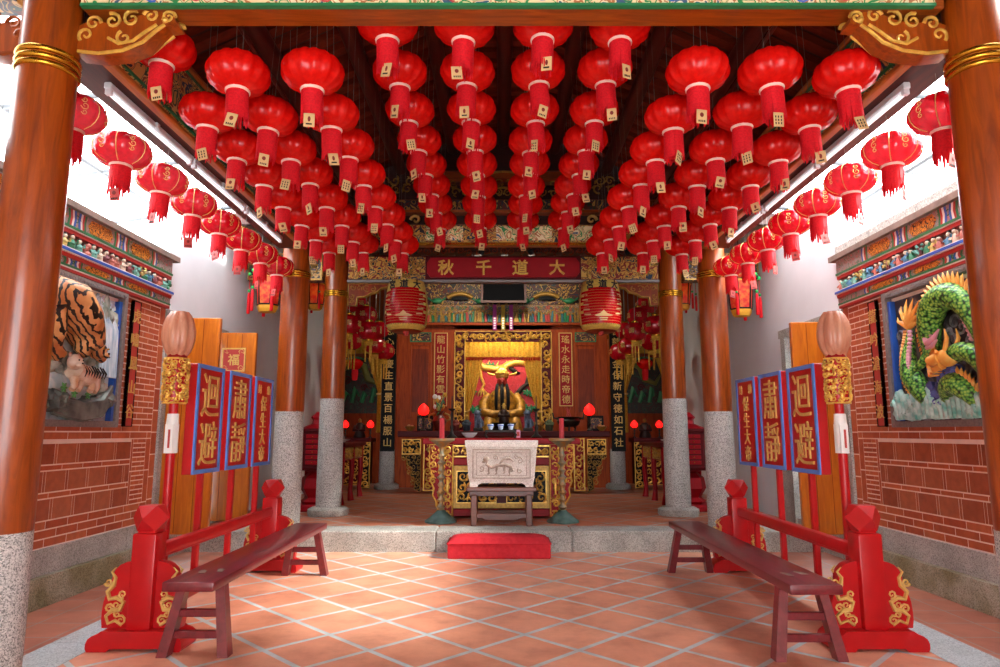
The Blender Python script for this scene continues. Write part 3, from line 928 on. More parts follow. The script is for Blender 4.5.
for sx in (-1, 1):
    for k in range(8):
        y = 4.25 + .6 * k
        hang(proto_shine, sx * 2.945, y, 3.46, 3.87, '%s shiny gold printed lantern from the front along the %s side beam edge' % (ORD[k], SD[sx]), 'shiny printed lanterns under the side beams', 2, 1)

# ================================================================== RED STAND WITH NOTICE BOARDS
def rel_dragon(m, s=1, mi=0):
    """little carved dragon scroll, local XY about 0..0.2 x 0..0.42"""
    P = [(.05, .02), (.1, .05), (.15, .03), (.17, .08), (.12, .12), (.07, .12), (.05, .17), (.1, .2), (.15, .19), (.17, .24), (.13, .28), (.12, .33), (.15, .37), (.12, .4)]
    m.tube([(x * s, y, 0) for x, y in P], [.012] * 4 + [.017] * 7 + [.013, .009, .004], 6, mi)
    for (x, y, r_, q) in ((.06, .05, .035, 1), (.15, .13, .03, -1), (.06, .22, .03, 1), (.17, .3, .028, -1), (.1, .15, .03, 1), (.09, .09, .025, -1)):
        spiral(m, (x * s, y, 0), r_, 1.3, y * 20, q, .009, mi, 5, 10)
def make_stand():
    o = thing('parade_rack', 'red rack with gold dragon panels holding notice boards by the tiger mural wall', 'rack', (-2.5, 6.1, 0), group='red parade racks')
    L = 1.27
    for e in (-1, 1):
        yy = e * L
        m = MB()
        pr = [(-.31, 0), (-.18, 0), (-.16, .02), (.16, .02), (.18, 0), (.31, 0), (.322, .02), (.322, .05), (.31, .08), (.285, .1), (.25, .112), (.225, .13), (-.225, .13), (-.25, .112), (-.285, .1), (-.31, .08), (-.322, .05), (-.322, .02)]
        m.push(frame((0, yy, 0), (1, 0, 0), (0, 0, 1))); m.prism(pr, -.12, .12); m.pop()
        ft = m.build('foot', MT['red'], o, 30)
        m = MB(); m.cbox((0, yy, .44), (.165, .165, .64), .014, seg=2); m.cbox((0, yy, .765), (.12, .12, .03), .008)
        post = m.build('post', MT['red'], o, 30)
        m = MB()
        a = .135; c_ = .078
        vs_ = []
        for z in (0.0, .17):
            for k in range(4):
                q = PI / 4 + k * PI / 2; vs_.append((.088 * math.cos(q), .088 * math.sin(q), z))
        for k in range(4): vs_.append((.128 * math.cos(k * PI / 2), .128 * math.sin(k * PI / 2), .085))
        fs = [(3, 2, 1, 0), (4, 5, 6, 7)]
        for k in range(4):
            lo, lo2 = k, (k + 1) % 4
            mid2 = 8 + (k + 1) % 4
            fs += [(lo, lo2, mid2), (lo + 4, mid2, lo2 + 4), (8 + k, lo, lo + 4) if False else (lo, mid2, lo + 4), (lo2, lo2 + 4, mid2)]
        m.push(T(0, yy, .775)); m.add(vs_, fs); m.pop()
        m.build('finial', MT['red'], post, 5)
        for q in (-1, 1):
            M = frame((q * .083, yy, .13), (q, 0, 0), (0, 0, 1))
            out = [(0, 0), (.185, 0), (.193, .05), (.193, .11), (.187, .17), (.175, .215), (.15, .25), (.138, .275), (.14, .31), (.138, .345), (.12, .385), (.09, .415), (.05, .432), (0, .44)]
            m = MB(); m.push(M); m.prism(out, -.035, .035); m.pop()
            w = m.build('wing_panel', MT['red'], o, 25)
            m = MB(); m.push(M)
            for zz in (-.037, .037): m.push(T(0, 0, zz)); rel_dragon(m, .95); m.pop()
            m.pop(); m.build('gold_dragon', MT['goldmatte'], w, 60)
    m = MB(); m.cbox((0, 0, .62), (.075, 2 * L - .18, .085), .018, seg=2); m.cbox((0, 0, .575), (.045, 2 * L - .18, .03), .006); m.build('upper_rail', MT['red'], o, 30)
    m = MB(); m.cbox((0, 0, .245), (.24, 2 * L - .17, .05), .012); m.build('lower_rail', MT['red'], o, 30)
    return o
stand = make_stand()
stand2 = tree_copy(stand, (2.5, 6.1, 0), 'red rack with gold dragon panels holding notice boards by the dragon mural wall')

def notice_board(sx, y, main, label, small=None):
    o = thing('notice_board', label, 'sign', (sx * 2.57, y, .273), group='red notice boards on poles')
    w, h, z0 = .52, .90, .84
    M = (TIGER if sx < 0 else DRAGON)(0, 0, z0 + h / 2)
    m = MB(); m.cbox((0, 0, .59), (.05, .05, 1.18), .008); m.build('pole', MT['red'], o, 30)
    m = MB(); m.push(M); m.cbox((0, 0, 0), (w, h, .085), .006); m.pop(); b = m.build('board', MT['red'], o, 30)
    m = MB(); m.push(M); border(m, -w / 2, w / 2, -h / 2, h / 2, .035, .038, .052); m.pop(); m.build('blue_edge', MT['blueedge'], b, 0)
    m = MB()
    Mf = M @ T(0, 0, .045)
    if small:
        for ch, x in zip(small, (-.13, .13)): 
            for i, c in enumerate(ch): m.text(c, Mf @ T(x, .33 - i * .09, 0), .1, .005, .004)
        vtext(m, main, Mf, 0, .27, -.41, .17, .007, .006)
    else:
        for ch, yy in zip(main, (.2, -.2)): m.text(ch, Mf @ T(0, yy, 0), .40, .009, -.003, 0, .9)
    m.build('gold_writing', MT['goldmatte'], b, 0)
    return o
for sx in (-1, 1):
    q = SD[sx]
    notice_board(sx, 5.72, '迴避', 'red board of two gold characters closest to the gilded pole lantern by the %s wall' % q)
    notice_board(sx, 6.38, '肅靜', 'middle one of the three red gold lettered boards by the %s wall' % q)
    notice_board(sx, 7.02, '保生大帝', 'red board lettered with six gold characters beside the %s side pillar' % q, ('封', '勅'))

def pole_lantern(sx):
    o = thing('pole_lantern', 'wooden ribbed pole lantern over a gilded drum by the %s mural wall' % SD[sx], 'lantern', (sx * 2.58, 5.2, .273), group='ribbed wooden pole lanterns')
    m = MB(); m.tube([(0, 0, 0), (0, 0, 1.4)], .034, 12); m.build('pole', MT['red'], o, 50)
    m = MB(); m.lathe([(.07, 1.4), (.074, 1.42), (.074, 1.73), (.07, 1.75)], n=20); core = m.build('drum', MT['red'], o, 40)
    m = MB()
    for k in range(6):
        m.push(T(0, 0, 1.575) @ RZ(60 * k) @ FRONT(0, -.078, 0))
        m.box(-.048, .048, -.178, -.166, -.012, .008); m.box(-.048, .048, .166, .178, -.012, .008)
        scrolls(m, -.047, .047, -.17, .17, .052, .0085, 20 + k, .008, 0, True, None, 9)
        for (x, y) in ((-.01, .05), (.015, -.06), (-.012, -.12), (.012, .12)): m.ell((x, y, .01), (.02, .022, .014), 8, 6)
        m.pop()
    m.build('gilt_carving', MT['gold'], core, 50)
    m = MB()
    pf = []
    for i in range(13):
        t_ = i / 12
        z = 1.765 + .355 * t_
        r_ = .122 * (math.sin(PI * (t_ * .86 + .07)) ** .42)
        pf.append((r_, z))
    m.lathe(pf, n=48, lobes=8, amp=.16)
    m.build('ribbed_body', MT['bulbwood'], o, 60)
    m = MB(); m.lathe([(.06, 1.75), (.075, 1.755), (.07, 1.78), (.05, 1.785)], n=20); m.build('red_collar', MT['midred'], o, 50)
    m = MB()
    pts = []
    m.push(T(0, 0, 1.12))
    m.lathe([(.040, -.1), (.043, 0), (.046, .12), (.042, .2)], n=14)
    m.prism([(-.03, -.05), (.03, -.05), (.05, .0), (.035, .04), (-.04, .03)], -.1, .12)
    m.pop()
    tg = m.build('paper_wrap', MT['white_paint'], o, 40)
    m = MB()
    m.box(-.004, .012, -.0525, -.0495, 1.06, 1.2)
    m.build('red_writing', MT['redpaint'], tg, 0)
    return o
pole_lantern(-1); pole_lantern(1)

# ================================================================== BENCHES
def bench(x, y0, y1, label, w=.335):
    o = thing('long_bench', label, 'bench', (x, (y0 + y1) / 2, 0), group='long maroon benches')
    L = y1 - y0
    m = MB(); m.cbox((0, 0, .468), (w, L, .062), .01, seg=2); m.build('seat', MT['bench'], o, 30)
    m = MB()
    rnd = random.Random(4)
    for k in range(2):
        m.push(T(-.05 + k * .11, -L / 2 + .33 + k * .04, .4995) @ RZ(12)); m.prism([(-.02, -.05), (.02, -.06), (.025, .03), (0, .06), (-.025, .04)], -.001, .0012); m.pop()
    m.build('worn_patch', MT['cornice'], o.children[0], 0)
    for e in (-1, 1):
        yy = e * (L / 2 - .24)
        def P(q, z):        # leg centre line, splayed both ways
            t_ = (z) / .44
            return Vector((q * (.2 - .075 * t_), yy + e * (.07 - .07 * t_), z))
        for q in (-1, 1):
            m = MB()
            a, b = P(q, 0), P(q, .44)
            vs_ = []
            for p, (hx, hy) in ((a, (.034, .045)), (b, (.03, .038))):
                vs_ += [(p.x - hx, p.y - hy, p.z), (p.x + hx, p.y - hy, p.z), (p.x + hx, p.y + hy, p.z), (p.x - hx, p.y + hy, p.z)]
            m.add(vs_, [(3, 2, 1, 0), (4, 5, 6, 7), (0, 1, 5, 4), (1, 2, 6, 5), (2, 3, 7, 6), (3, 0, 4, 7)])
            m.build('leg', MT['bench'], o, 0)
        for z in (.13, .26):
            m = MB(); c = P(1, z); m.cbox((0, c.y, z), (2 * abs(c.x) - .03, .035, .05), .005); m.build('rung', MT['bench'], o, 30)
        m = MB(); m.cbox((0, yy, .43), (w * .82, .06, .05), .008); m.build('apron', MT['bench'], o, 30)
    return o
bench(-2.055, 4.47, 7.32, 'long maroon wooden bench in front of the boards on the tiger mural side')
bench(1.945, 4.39, 7.46, 'long maroon wooden bench in front of the boards on the dragon mural side')

# ================================================================== CUSHION, STOOL, STONE BURNER, CANDLE STANDS
o = thing('kneeling_cushion', 'red velvet kneeling cushion box on the court floor before the stone step', 'cushion', (-.06, 8.24, 0))
m = MB(); m.cbox((0, 0, .085), (1.2, .44, .17), .012); m.build('box_base', MT['velvet'], o, 30)
m = MB()
nx, ny = 24, 12
vs_ = []
for j in range(ny + 1):
    for i in range(nx + 1):
        x, y = -1 + 2 * i / nx, -1 + 2 * j / ny
        e = (1 - abs(x) ** 6) * (1 - abs(y) ** 4)
        vs_.append((x * .605 , y * .225, .17 + .075 * max(0, e) ** .45))
fs = [(j * (nx + 1) + i, j * (nx + 1) + i + 1, (j + 1) * (nx + 1) + i + 1, (j + 1) * (nx + 1) + i) for j in range(ny) for i in range(nx)]
m.add(vs_, fs)
m.tube([(-.605, -.225, .17), (.605, -.225, .17), (.605, .225, .17), (-.605, .225, .17)], .01, 6, closed=True)
m.build('padded_top', MT['velvet'], o, 50)

o = thing('wooden_stool', 'brown wooden stool table carrying the stone incense burner', 'table', (-.03, 9.12, ZF))
m = MB(); m.cbox((0, 0, .468), (.92, .5, .055), .012); m.build('table_top', MT['stoolwood'], o, 30)
m = MB(); m.cbox((0, 0, .41), (.84, .42, .07), .008); m.build('apron', MT['stoolwood'], o, 30)
for q in (-1, 1):
    for e in (-1, 1):
        m = MB(); m.cbox((q * .36, e * .19, .2), (.08, .07, .4), .01); m.build('leg', MT['stoolwood'], o, 30)
for e in (-1, 1):
    m = MB(); m.cbox((0, e * .19, .13), (.66, .035, .06), .006)
    m.push(FRONT(0, e * .19, .1)); m.prism([(-.33, 0), (-.33, .03), (.33, .03), (.33, 0), (.24, 0), (.2, -.025), (-.2, -.025), (-.24, 0)][::1], -.015, .015); m.pop()
    m.build('stretcher', MT['stoolwood'], o, 30)

o = thing('incense_burner', 'pale carved stone incense burner standing on the brown wooden stool', 'burner', (-.03, 9.12, ZF + .496))
m = MB()
def ring(z, hx, hy): return [(-hx, -hy, z), (hx, -hy, z), (hx, hy, z), (-hx, hy, z)]
lv = [(.05, .415, .23), (.12, .43, .24), (.5, .462, .262), (.52, .475, .27), (.6, .48, .272), (.6, .42, .215), (.48, .41, .205)]
vs_ = []
for z, hx, hy in lv: vs_ += ring(z, hx, hy)
fs = [(3, 2, 1, 0)]
for i in range(len(lv) - 1):
    for k in range(4): fs.append((i * 4 + k, i * 4 + (k + 1) % 4, i * 4 + 4 + (k + 1) % 4, i * 4 + 4 + k))
fs.append(tuple((len(lv) - 1) * 4 + k for k in range(4)))
m.add(vs_, fs)
m.build('stone_bowl', MT['burner'], o, 20)
for q in (-1, 1):
    for e in (-1, 1):
        m = MB(); m.push(frame((q * .415, e * .2, 0), (-q, 0, 0), (0, 0, 1))); m.prism([(0, 0), (.1, 0), (.11, .03), (.17, .06), (0, .06)], -.035, .035); m.pop()
        m.build('foot', MT['burner'], o, 30)
m = MB(); m.push(frame((0, -.243, .09), (1, 0, 0), (0, -.062, 1)))
border(m, -.38, .38, .02, .4, .014, -.01, .006)
border(m, -.33, .33, .06, .36, .008, -.01, .005)
for k in range(14): spiral(m, (-.36 + k * .055, .46, -.01), .02, 1.0, 0, 1, .006, 0, 4, 8)
m.tube([(-.18, .26, 0), (-.2, .2, 0), (-.13, .16, 0), (-.05, .19, 0), (.04, .2, 0), (.12, .17, 0), (.15, .12, 0), (.09, .1, 0)], [.008, .018, .022, .021, .022, .02, .014, .006], 8)
m.ell((-.2, .27, 0), (.045, .038, .022), 10, 7); m.tube([(-.2, .25, 0), (-.25, .23, 0)], [.022, .014], 7); m.tube([(-.03, .2, 0), (.02, .27, 0), (.1, .28, 0), (.16, .24, 0)], [.012, .02, .018, .006], 7)
for (x, y) in ((-.15, .12), (-.05, .12), (.05, .13), (.12, .1)): m.tube([(x, y + .07, 0), (x - .015, y, 0), (x - .01, y - .035, 0), (x - .035, y - .04, 0)], [.02, .015, .012, .01], 7)
for (x, y, r_, q) in ((-.26, .15, .04, 1), (.24, .25, .045, -1), (.2, .3, .03, 1), (-.08, .29, .035, 1), (.07, .29, .04, -1), (.24, .12, .035, 1)): spiral(m, (x, y, 0), r_, 1.2, x * 9, q, .009, 0, 5, 10)
m.pop(); m.build('carved_beast', mat('weathered stone relief', '#b4a698', rough=.8, col2='#8a7c70', scale=20), o.children[0], 40)
m = MB(); m.box(-.41, .41, -.2, .2, .48, .54); m.build('ash_bed', mat('grey incense ash', '#b8b2aa', rough=.95, bump=.4, scale=30), o, 0)

def candle_stand(x, y, label, clabel):
    o = thing('candle_stand', label, 'candlestick', (x, y, ZF), group='bronze candle stands')
    m = MB(); m.lathe([(.215, 0), (.22, .02), (.185, .045), (.13, .085), (.07, .14), (.055, .16)], n=32); m.build('base', MT['verdigris'], o, 50)
    m = MB()
    pr = [(.035, .15)]
    for k in range(8):
        z = .2 + k * .098
        pr += [(.028, z - .035), (.05 if k % 2 else .062, z), (.028, z + .04)]
    pr += [(.03, 1.0), (.05, 1.03)]
    m.lathe(pr, n=20); m.build('turned_shaft', MT['bronze'], o, 50)
    m = MB(); m.lathe([(.04, 1.0), (.09, 1.04), (.155, 1.085), (.175, 1.09), (.18, 1.12), (.16, 1.12), (.02, 1.1)], n=28); m.build('drip_cup', MT['bronze'], o, 50)
    c = thing('red_candle', clabel, 'candle', (x, y, ZF + 1.105), group='pink red candles')
    m = MB(); m.lathe([(.036, 0), (.034, .28), (.028, .29), (.01, .285)], n=16); m.build('wax', MT['candle'], c, 50)
    m = MB(); m.tube([(0, 0, .28), (.004, 0, .3), (.006, 0, .32)], .003, 5); m.build('wick', MT['black'], c, 0)
candle_stand(-.85, 9.3, 'tall bronze candle stand beside the stool, tiger mural side', 'red candle on the bronze stand at the tiger mural side')
candle_stand(.80, 9.3, 'tall bronze candle stand beside the stool, dragon mural side', 'red candle on the bronze stand at the dragon mural side')
# ================================================================== FRONT OFFERING TABLE
def carved_panel(o, x0, x1, z0, z1, y, seed, cell=.09, tr=.011, backmat='darkred', name='carved_panel', edge=.02):
    m = MB(); m.push(FRONT(0, y, 0)); m.box(x0, x1, z0, z1, -.02, .006); m.pop()
    p = m.build(name, MT[backmat], o, 0)
    m = MB(); m.push(FRONT(0, y, 0))
    border(m, x0, x1, z0, z1, edge, 0, .022)
    scrolls(m, x0 + edge, x1 - edge, z0 + edge, z1 - edge, cell * 1.25, tr * 1.45, seed, .01)
    m.pop(); m.build('gilt_scroll', MT['gold'], p, 50)
    return p
o = thing('offering_table', 'crimson offering table with gilded carved wings behind the stone burner', 'table', (0, 10.1, ZF))
yf = -.4
m = MB(); m.cbox((-.03, 0, 1.075), (2.26, .82, .085), .01); m.build('table_top', MT['midred'], o, 30)
m = MB(); m.box(-.74, .68, yf + .03, .38, .06, 1.03); m.build('table_body', MT['darkred'], o, 0)
m = MB(); m.cbox((-.03, yf + .01, .08), (1.46, .06, .1), .008); m.cbox((-.03, yf + .01, .79), (1.44, .05, .1), .008); m.build('red_band', MT['midred'], o, 30)
carved_panel(o, -.74, -.28, .85, 1.02, yf, 1, .085); carved_panel(o, .22, .68, .85, 1.02, yf, 2, .085); carved_panel(o, -.26, .2, .85, 1.02, yf, 12, .085)
m = MB(); m.push(FRONT(0, yf, 0)); border(m, -.74, .68, .14, .73, .07, -.01, .016); m.pop(); m.build('gilt_frame', MT['oldgold'], o, 0)
p = carved_panel(o, -.67, -.1, .21, .66, yf, 3, .1, .012, 'black', 'carved_panel', .012)
p = carved_panel(o, .04, .61, .21, .66, yf, 4, .1, .012, 'black', 'carved_panel', .012)
for sx in (-1, 1):
    M = frame((-.03 + sx * .71, yf - .05, 0), (sx, 0, 0), (0, 0, 1))
    out = [(-.02, .02), (.13, .04), (.2, .1), (.17, .18), (.22, .26), (.26, .33), (.24, .42), (.29, .52), (.27, .62), (.31, .72), (.31, 1.03), (-.02, 1.03)]
    m = MB(); m.push(M); m.prism(out, -.03, .0 if sx < 0 else .03); m.pop(); w = m.build('carved_wing', MT['midred'], o, 30)
    lim = lambda y: next((out[i][0] + (out[i + 1][0] - out[i][0]) * (y - out[i][1]) / max(1e-6, out[i + 1][1] - out[i][1]) for i in range(1, 10) if out[i][1] <= y <= out[i + 1][1]), .1)
    m = MB(); m.push(M)
    zz = .035 if sx > 0 else -.035
    m.tube([(x, y, zz) for x, y in out], .012, 5, closed=True)
    m.tube([(.1, .05, zz), (.1, 1.02, zz)], .01, 5)
    scrolls(m, .0, .3, .04, 1.02, .105, .016, 40 + sx, zz, 0, True, lambda x, y: x < lim(y) - .015)
    m.ell((.05, .45, zz), (.025, .12, .014), 8, 6)
    m.pop(); m.build('gilt_scroll', MT['gold'], w, 50)
# ---- things on the offering table
for i, x in enumerate((-.19, -.04, .11)):
    c = thing('offering_cup', ('%s of three small pale blue cups behind the stone burner' % ('tiger side one', 'middle one', 'dragon side one')[i]), 'cup', (x, 9.98, ZF + 1.118 + .12), group='pale blue offering cups')
    m = MB(); m.lathe([(.022, 0), (.03, .01), (.042, .06), (.046, .085), (.04, .083), (.036, .06), (.002, .02)], n=20); m.build('cup_bowl', mat('pale blue porcelain', '#c8dcf4', rough=.2, var=.1) if i == 0 else bpy.data.materials['pale blue porcelain'], c, 50)
    m = MB(); m.lathe([(.0465, .06), (.048, .066), (.0465, .072)], n=20, cap=False); m.build('blue_stripe', MT['blue'], c, 50)
o = thing('cup_rack', 'dark bronze footed stand under the three pale blue cups', 'stand', (-.04, 9.98, ZF + 1.118))
m = MB(); m.cbox((0, 0, .1), (.46, .16, .04), .01); m.build('tray', MT['darkbronze'], o, 30)
for q in (-1, 1):
    for e in (-1, 1):
        m = MB(); m.tube([(q * .2, e * .06, .09), (q * .23, e * .07, .05), (q * .2, e * .06, 0)], [.018, .014, .016], 8); m.build('foot', MT['darkbronze'], o, 50)
o = thing('glass_dish', 'clear dish beside the cup rack on the offering table', 'dish', (-.50, 9.95, ZF + 1.118))
m = MB(); m.lathe([(.05, 0), (.06, .01), (.11, .06), (.12, .08), (.112, .08), (.1, .058), (.002, .016)], n=24); m.build('bowl', mat('pale glass', '#b4c6cc', rough=.1, var=.1), o, 50)
m = MB(); m.ell((0, 0, .05), (.06, .06, .03), 10, 6); m.build('offering', MT['redpaint'], o, 50)
o = thing('pink_packet', 'small pink packet standing on the offering table at the cup rack', 'packet', (.22, 10.0, ZF + 1.118))
m = MB(); m.cbox((0, 0, .06), (.06, .04, .12), .006); m.build('paper', mat('pink paper', '#e0a0c0', rough=.6), o, 30)
m = MB(); m.box(-.02, .02, -.023, -.021, .03, .09); m.build('printed_mark', MT['redpaint'], o, 0)
for i, (x, sd) in enumerate(((-.78, 'tiger'), (.5, 'dragon'))):
    o = thing('thin_candlestick', 'thin dark candlestick standing on the offering table on the %s mural side' % sd, 'candlestick', (x, 10.2, ZF + 1.118))
    m = MB(); m.lathe([(.08, 0), (.085, .015), (.03, .06), (.02, .12), (.03, .15), (.016, .2), (.02, .35), (.012, .4), (.05, .42), (.055, .44), (.01, .44), (.008, .62), (.001, .64)], n=18); m.build('turned_shaft', MT['darkbronze'], o, 50)
    m = MB(); m.lathe([(.075, .002), (.088, .006), (.075, .012)], n=18); m.build('foot_ring', MT['brass'], o, 50)

# ================================================================== LONG ALTAR TABLE, Y 13.5
AT = 1.48
o = thing('altar_table', 'long maroon altar table with gilded panels behind the offering table', 'table', (.03, 13.85, ZF))
ht = AT - ZF
m = MB(); m.cbox((0, 0, ht - .06), (4.24, .85, .12), .012); m.build('table_top', MT['darkred'], o, 30)
m = MB(); m.box(-1.35, 1.35, -.3, .38, .3, ht - .12); m.build('table_body', MT['darkred'], o, 0)
yf = -.4
for sx in (-1, 1):
    x0, x1 = sorted((sx * 1.65, sx * 2.03)); carved_panel(o, x0, x1, ht - .46, ht - .16, yf, 50 + sx, .1, .014, 'black')
    x0, x1 = sorted((sx * 1.38, sx * 1.6)); carved_panel(o, x0, x1, .06, ht - .14, yf, 52 + sx, .11, .014, 'midred', 'carved_leg', .025)
    M = frame((sx * 1.65, yf, 0), (sx, 0, 0), (0, 0, 1))
    out = [(0, .04), (.12, .1), (.1, .3), (.2, .36), (.18, .52), (.28, .58), (.28, .68), (.38, .72), (.38, .76), (0, .76)]
    m = MB(); m.push(M); m.prism(out, -.02, .02); m.pop(); w = m.build('stepped_bracket', MT['black'], o, 30)
    m = MB(); m.push(M)
    zz = .026 if sx > 0 else -.026
    m.tube([(x, y, zz) for x, y in out], .01, 5, closed=True)
    scrolls(m, .0, .38, .08, .76, .1, .01, 60 + sx, zz, 0, True, lambda x, y: x < .06 + y * .42)
    m.pop(); m.build('gilt_scroll', MT['oldgold'], w, 50)
    x0, x1 = sorted((sx * .75, sx * 1.3)); carved_panel(o, x0, x1, ht - .32, ht - .16, yf, 54 + sx, .1, .014, 'black')
carved_panel(o, -.7, .7, ht - .32, ht - .16, yf, 58, .1, .014, 'black')
m = MB(); m.cbox((0, yf + .05, .55), (2.6, .06, .6), .01); m.build('front_board', MT['midred'], o, 30)

# ---- things on the altar table
def redlamp(x, y, z, label, s=1.0):
    o = thing('altar_lamp', label, 'lamp', (x, y, z), group='red lotus altar lamps')
    m = MB(); m.lathe([(.055 * s, 0), (.06 * s, .015 * s), (.02 * s, .05 * s), (.016 * s, .1 * s), (.035 * s, .13 * s), (.016 * s, .16 * s), (.035 * s, .22 * s), (.02 * s, .26 * s), (.06 * s, .3 * s)], n=18); m.build('stem', MT['darkbronze'], o, 50)
    m = MB(); m.lathe([(.03 * s, .295 * s), (.085 * s, .33 * s), (.105 * s, .38 * s), (.09 * s, .44 * s), (.05 * s, .49 * s), (.004 * s, .53 * s)], n=24, lobes=8, amp=.12); m.build('red_bulb', MT['redbulb'], o, 50)
redlamp(-1.60, 13.6, AT, 'lit red lotus lamp on the long altar table at the tiger side end', 1.05)
redlamp(1.76, 13.6, AT, 'lit red lotus lamp on the long altar table at the dragon side end', 1.05)
def vase(x, y, z, label):
    o = thing('flower_vase', label, 'vase', (x, y, z))
    m = MB(); m.lathe([(.07, 0), (.09, .02), (.12, .12), (.15, .2), (.1, .28), (.06, .33), (.1, .4), (.09, .4), (.05, .33)], n=24); v = m.build('vase_body', mat('red brown glaze', '#6a2418', rough=.3), o, 50)
    m = MB()
    for q in (-1, 1): m.tube([(q * .1, 0, .36), (q * .2, 0, .32), (q * .22, 0, .24), (q * .14, 0, .2)], .018, 8)
    m.build('handles', MT['oldgold'], v, 50)
    m = MB(); rnd = random.Random(5)
    for k in range(9):
        a = rnd.uniform(0, 6.28); r_ = rnd.uniform(.02, .16); h_ = rnd.uniform(.45, .75)
        m.tube([(0, 0, .35), (r_ * .4 * math.cos(a), r_ * .4 * math.sin(a), .5), (r_ * math.cos(a), r_ * math.sin(a), h_)], .007, 5, 0)
        m.push(T(r_ * math.cos(a), r_ * math.sin(a), h_) @ RZ(k * 40) @ RY(30)); m.ell((0, 0, 0), (.05, .025, .05), 8, 5, 1 + k % 3); m.pop()
        m.push(T(r_ * .7 * math.cos(a + .4), r_ * .7 * math.sin(a + .4), h_ - .14) @ RZ(k * 70) @ RY(50)); m.ell((0, 0, 0), (.06, .02, .012), 8, 4, 0); m.pop()
    m.build('flowers', [MT['green'], MT['white_paint'], MT['yellowcloth'], mat('lime petals', '#9ab05a', rough=.6)], o, 50)
vase(-1.28, 13.65, AT, 'flower vase with pale blossoms beside the tiger side altar lamp')
o = thing('bronze_censer', 'dark footed censer below the dragon side red couplet', 'censer', (1.34, 13.65, AT + .002))
m = MB(); m.lathe([(.12, .08), (.2, .12), (.24, .2), (.21, .25), (.24, .28), (.22, .28), (.17, .22), (.002, .2)], n=28); m.build('bowl', MT['darkbronze'], o, 50)
for k in range(3):
    a = k * 2.094 + .5; m = MB(); m.tube([(.12 * math.cos(a), .12 * math.sin(a), .12), (.17 * math.cos(a), .17 * math.sin(a), .05), (.15 * math.cos(a), .15 * math.sin(a), 0)], [.03, .022, .026], 8); m.build('foot', MT['darkbronze'], o, 50)
for q in (-1, 1):
    m = MB(); m.tube([(q * .2, 0, .24), (q * .3, 0, .26), (q * .32, 0, .36)], .018, 8); m.build('handle', MT['darkbronze'], o, 50)
m = MB(); rnd = random.Random(2)
for k in range(9): m.tube([(rnd.uniform(-.08, .08), rnd.uniform(-.05, .05), .22), (rnd.uniform(-.1, .1), rnd.uniform(-.05, .05), rnd.uniform(.4, .5))], .005, 5)
m.build('incense_sticks', MT['redpaint'], o, 0)
for i, (x, sd) in enumerate(((-.02 - .47, 'tiger'), (.52, 'dragon'))):
    o = thing('blue_lion', 'small blue grey lion figure beside the deity pedestal, %s mural side' % sd, 'figurine', (x, 13.62, AT), group='blue grey lion figures')
    mm = MT['bluelion'] if 'bluelion' in MT else MT.setdefault('bluelion', mat('blue grey glaze', '#7f95b0', rough=.35, col2='#4a5a74', scale=20))
    m = MB(); m.cbox((0, 0, .03), (.2, .2, .06), .008); m.build('plinth', MT['darkbronze'], o, 30)
    m = MB(); m.tube([(.04, .05, .1), (.02, .02, .17), (-.01, -.02, .25), (-.02, -.05, .32)], [.085, .09, .075, .055], 12); m.ell((-.02, -.07, .36), (.065, .06, .06), 12, 8)
    for q in (-1, 1): m.tube([(q * .045, -.06, .24), (q * .05, -.08, .15), (q * .05, -.085, .06)], [.03, .025, .028], 8); m.ell((q * .045, -.05, .42), (.018, .012, .025), 6, 5)
    m.tube([(.03, .1, .12), (.05, .14, .2), (.03, .12, .28)], [.02, .025, .01], 8)
    m.build('lion_body', mm, o, 60)
    m = MB()
    for k in range(10):
        a = k * .628; spiral(m, (-.02 + .06 * math.cos(a), -.02, .35 + .06 * math.sin(a)), .02, 1, a, 1, .009, 0, 5, 8)
    m.build('mane', mm, o, 50)
robes = ['#8a2a20', '#3a4a5a', '#b07a2a', '#5a6a4a', '#7a3a4a', '#a08a5a']
for i, x in enumerate((-.97, -.74, .74, .97)):
    o = thing('small_deity_figure', 'small robed deity figure, %s from the %s side end of the altar table' % (ORD[[0, 1, 1, 0][i]], 'tiger' if x < 0 else 'dragon'), 'figurine', (x, 13.95, AT), group='small robed deity figures')
    mt_ = mat('robe paint %d' % i, robes[i % 6], rough=.5, var=.4, scale=30)
    m = MB(); m.lathe([(.06, 0), (.08, .03), (.07, .12), (.075, .17), (.05, .22), (.02, .235)], n=16); m.tube([(-.075, -.02, .17), (-.06, -.08, .12), (0, -.09, .13), (.06, -.08, .12), (.075, -.02, .17)], [.025, .03, .025, .03, .025], 8); m.build('robe', mt_, o, 50)
    m = MB(); m.ell((0, 0, .265), (.032, .035, .04), 10, 8); m.ell((0, -.034, .262), (.008, .01, .01), 6, 5); m.build('head', MT['goldmatte'] if i % 2 else MT['darkbronze'], o, 60)
    m = MB(); m.lathe([(.036, .285), (.042, .295), (.03, .31), (.02, .34), (.004, .345)], n=12); m.build('crown', MT['gold'], o, 50)
for i, (x, sd) in enumerate(((-1.87, 'tiger'), (2.0, 'dragon'))):
    o = thing('offering_plate', 'pale offering bowl at the %s side end of the altar table' % sd, 'bowl', (x, 13.6, AT))
    m = MB(); m.lathe([(.05, 0), (.055, .02), (.09, .05), (.11, .09), (.1, .088), (.07, .05), (.002, .04)], n=20); m.build('bowl_body', MT['oldgold'], o, 50)
    m = MB(); m.ell((-.02, 0, .09), (.045, .045, .04), 8, 6); m.ell((.04, .02, .08), (.04, .04, .04), 8, 6); m.build('offering', MT['paper'], o, 50)
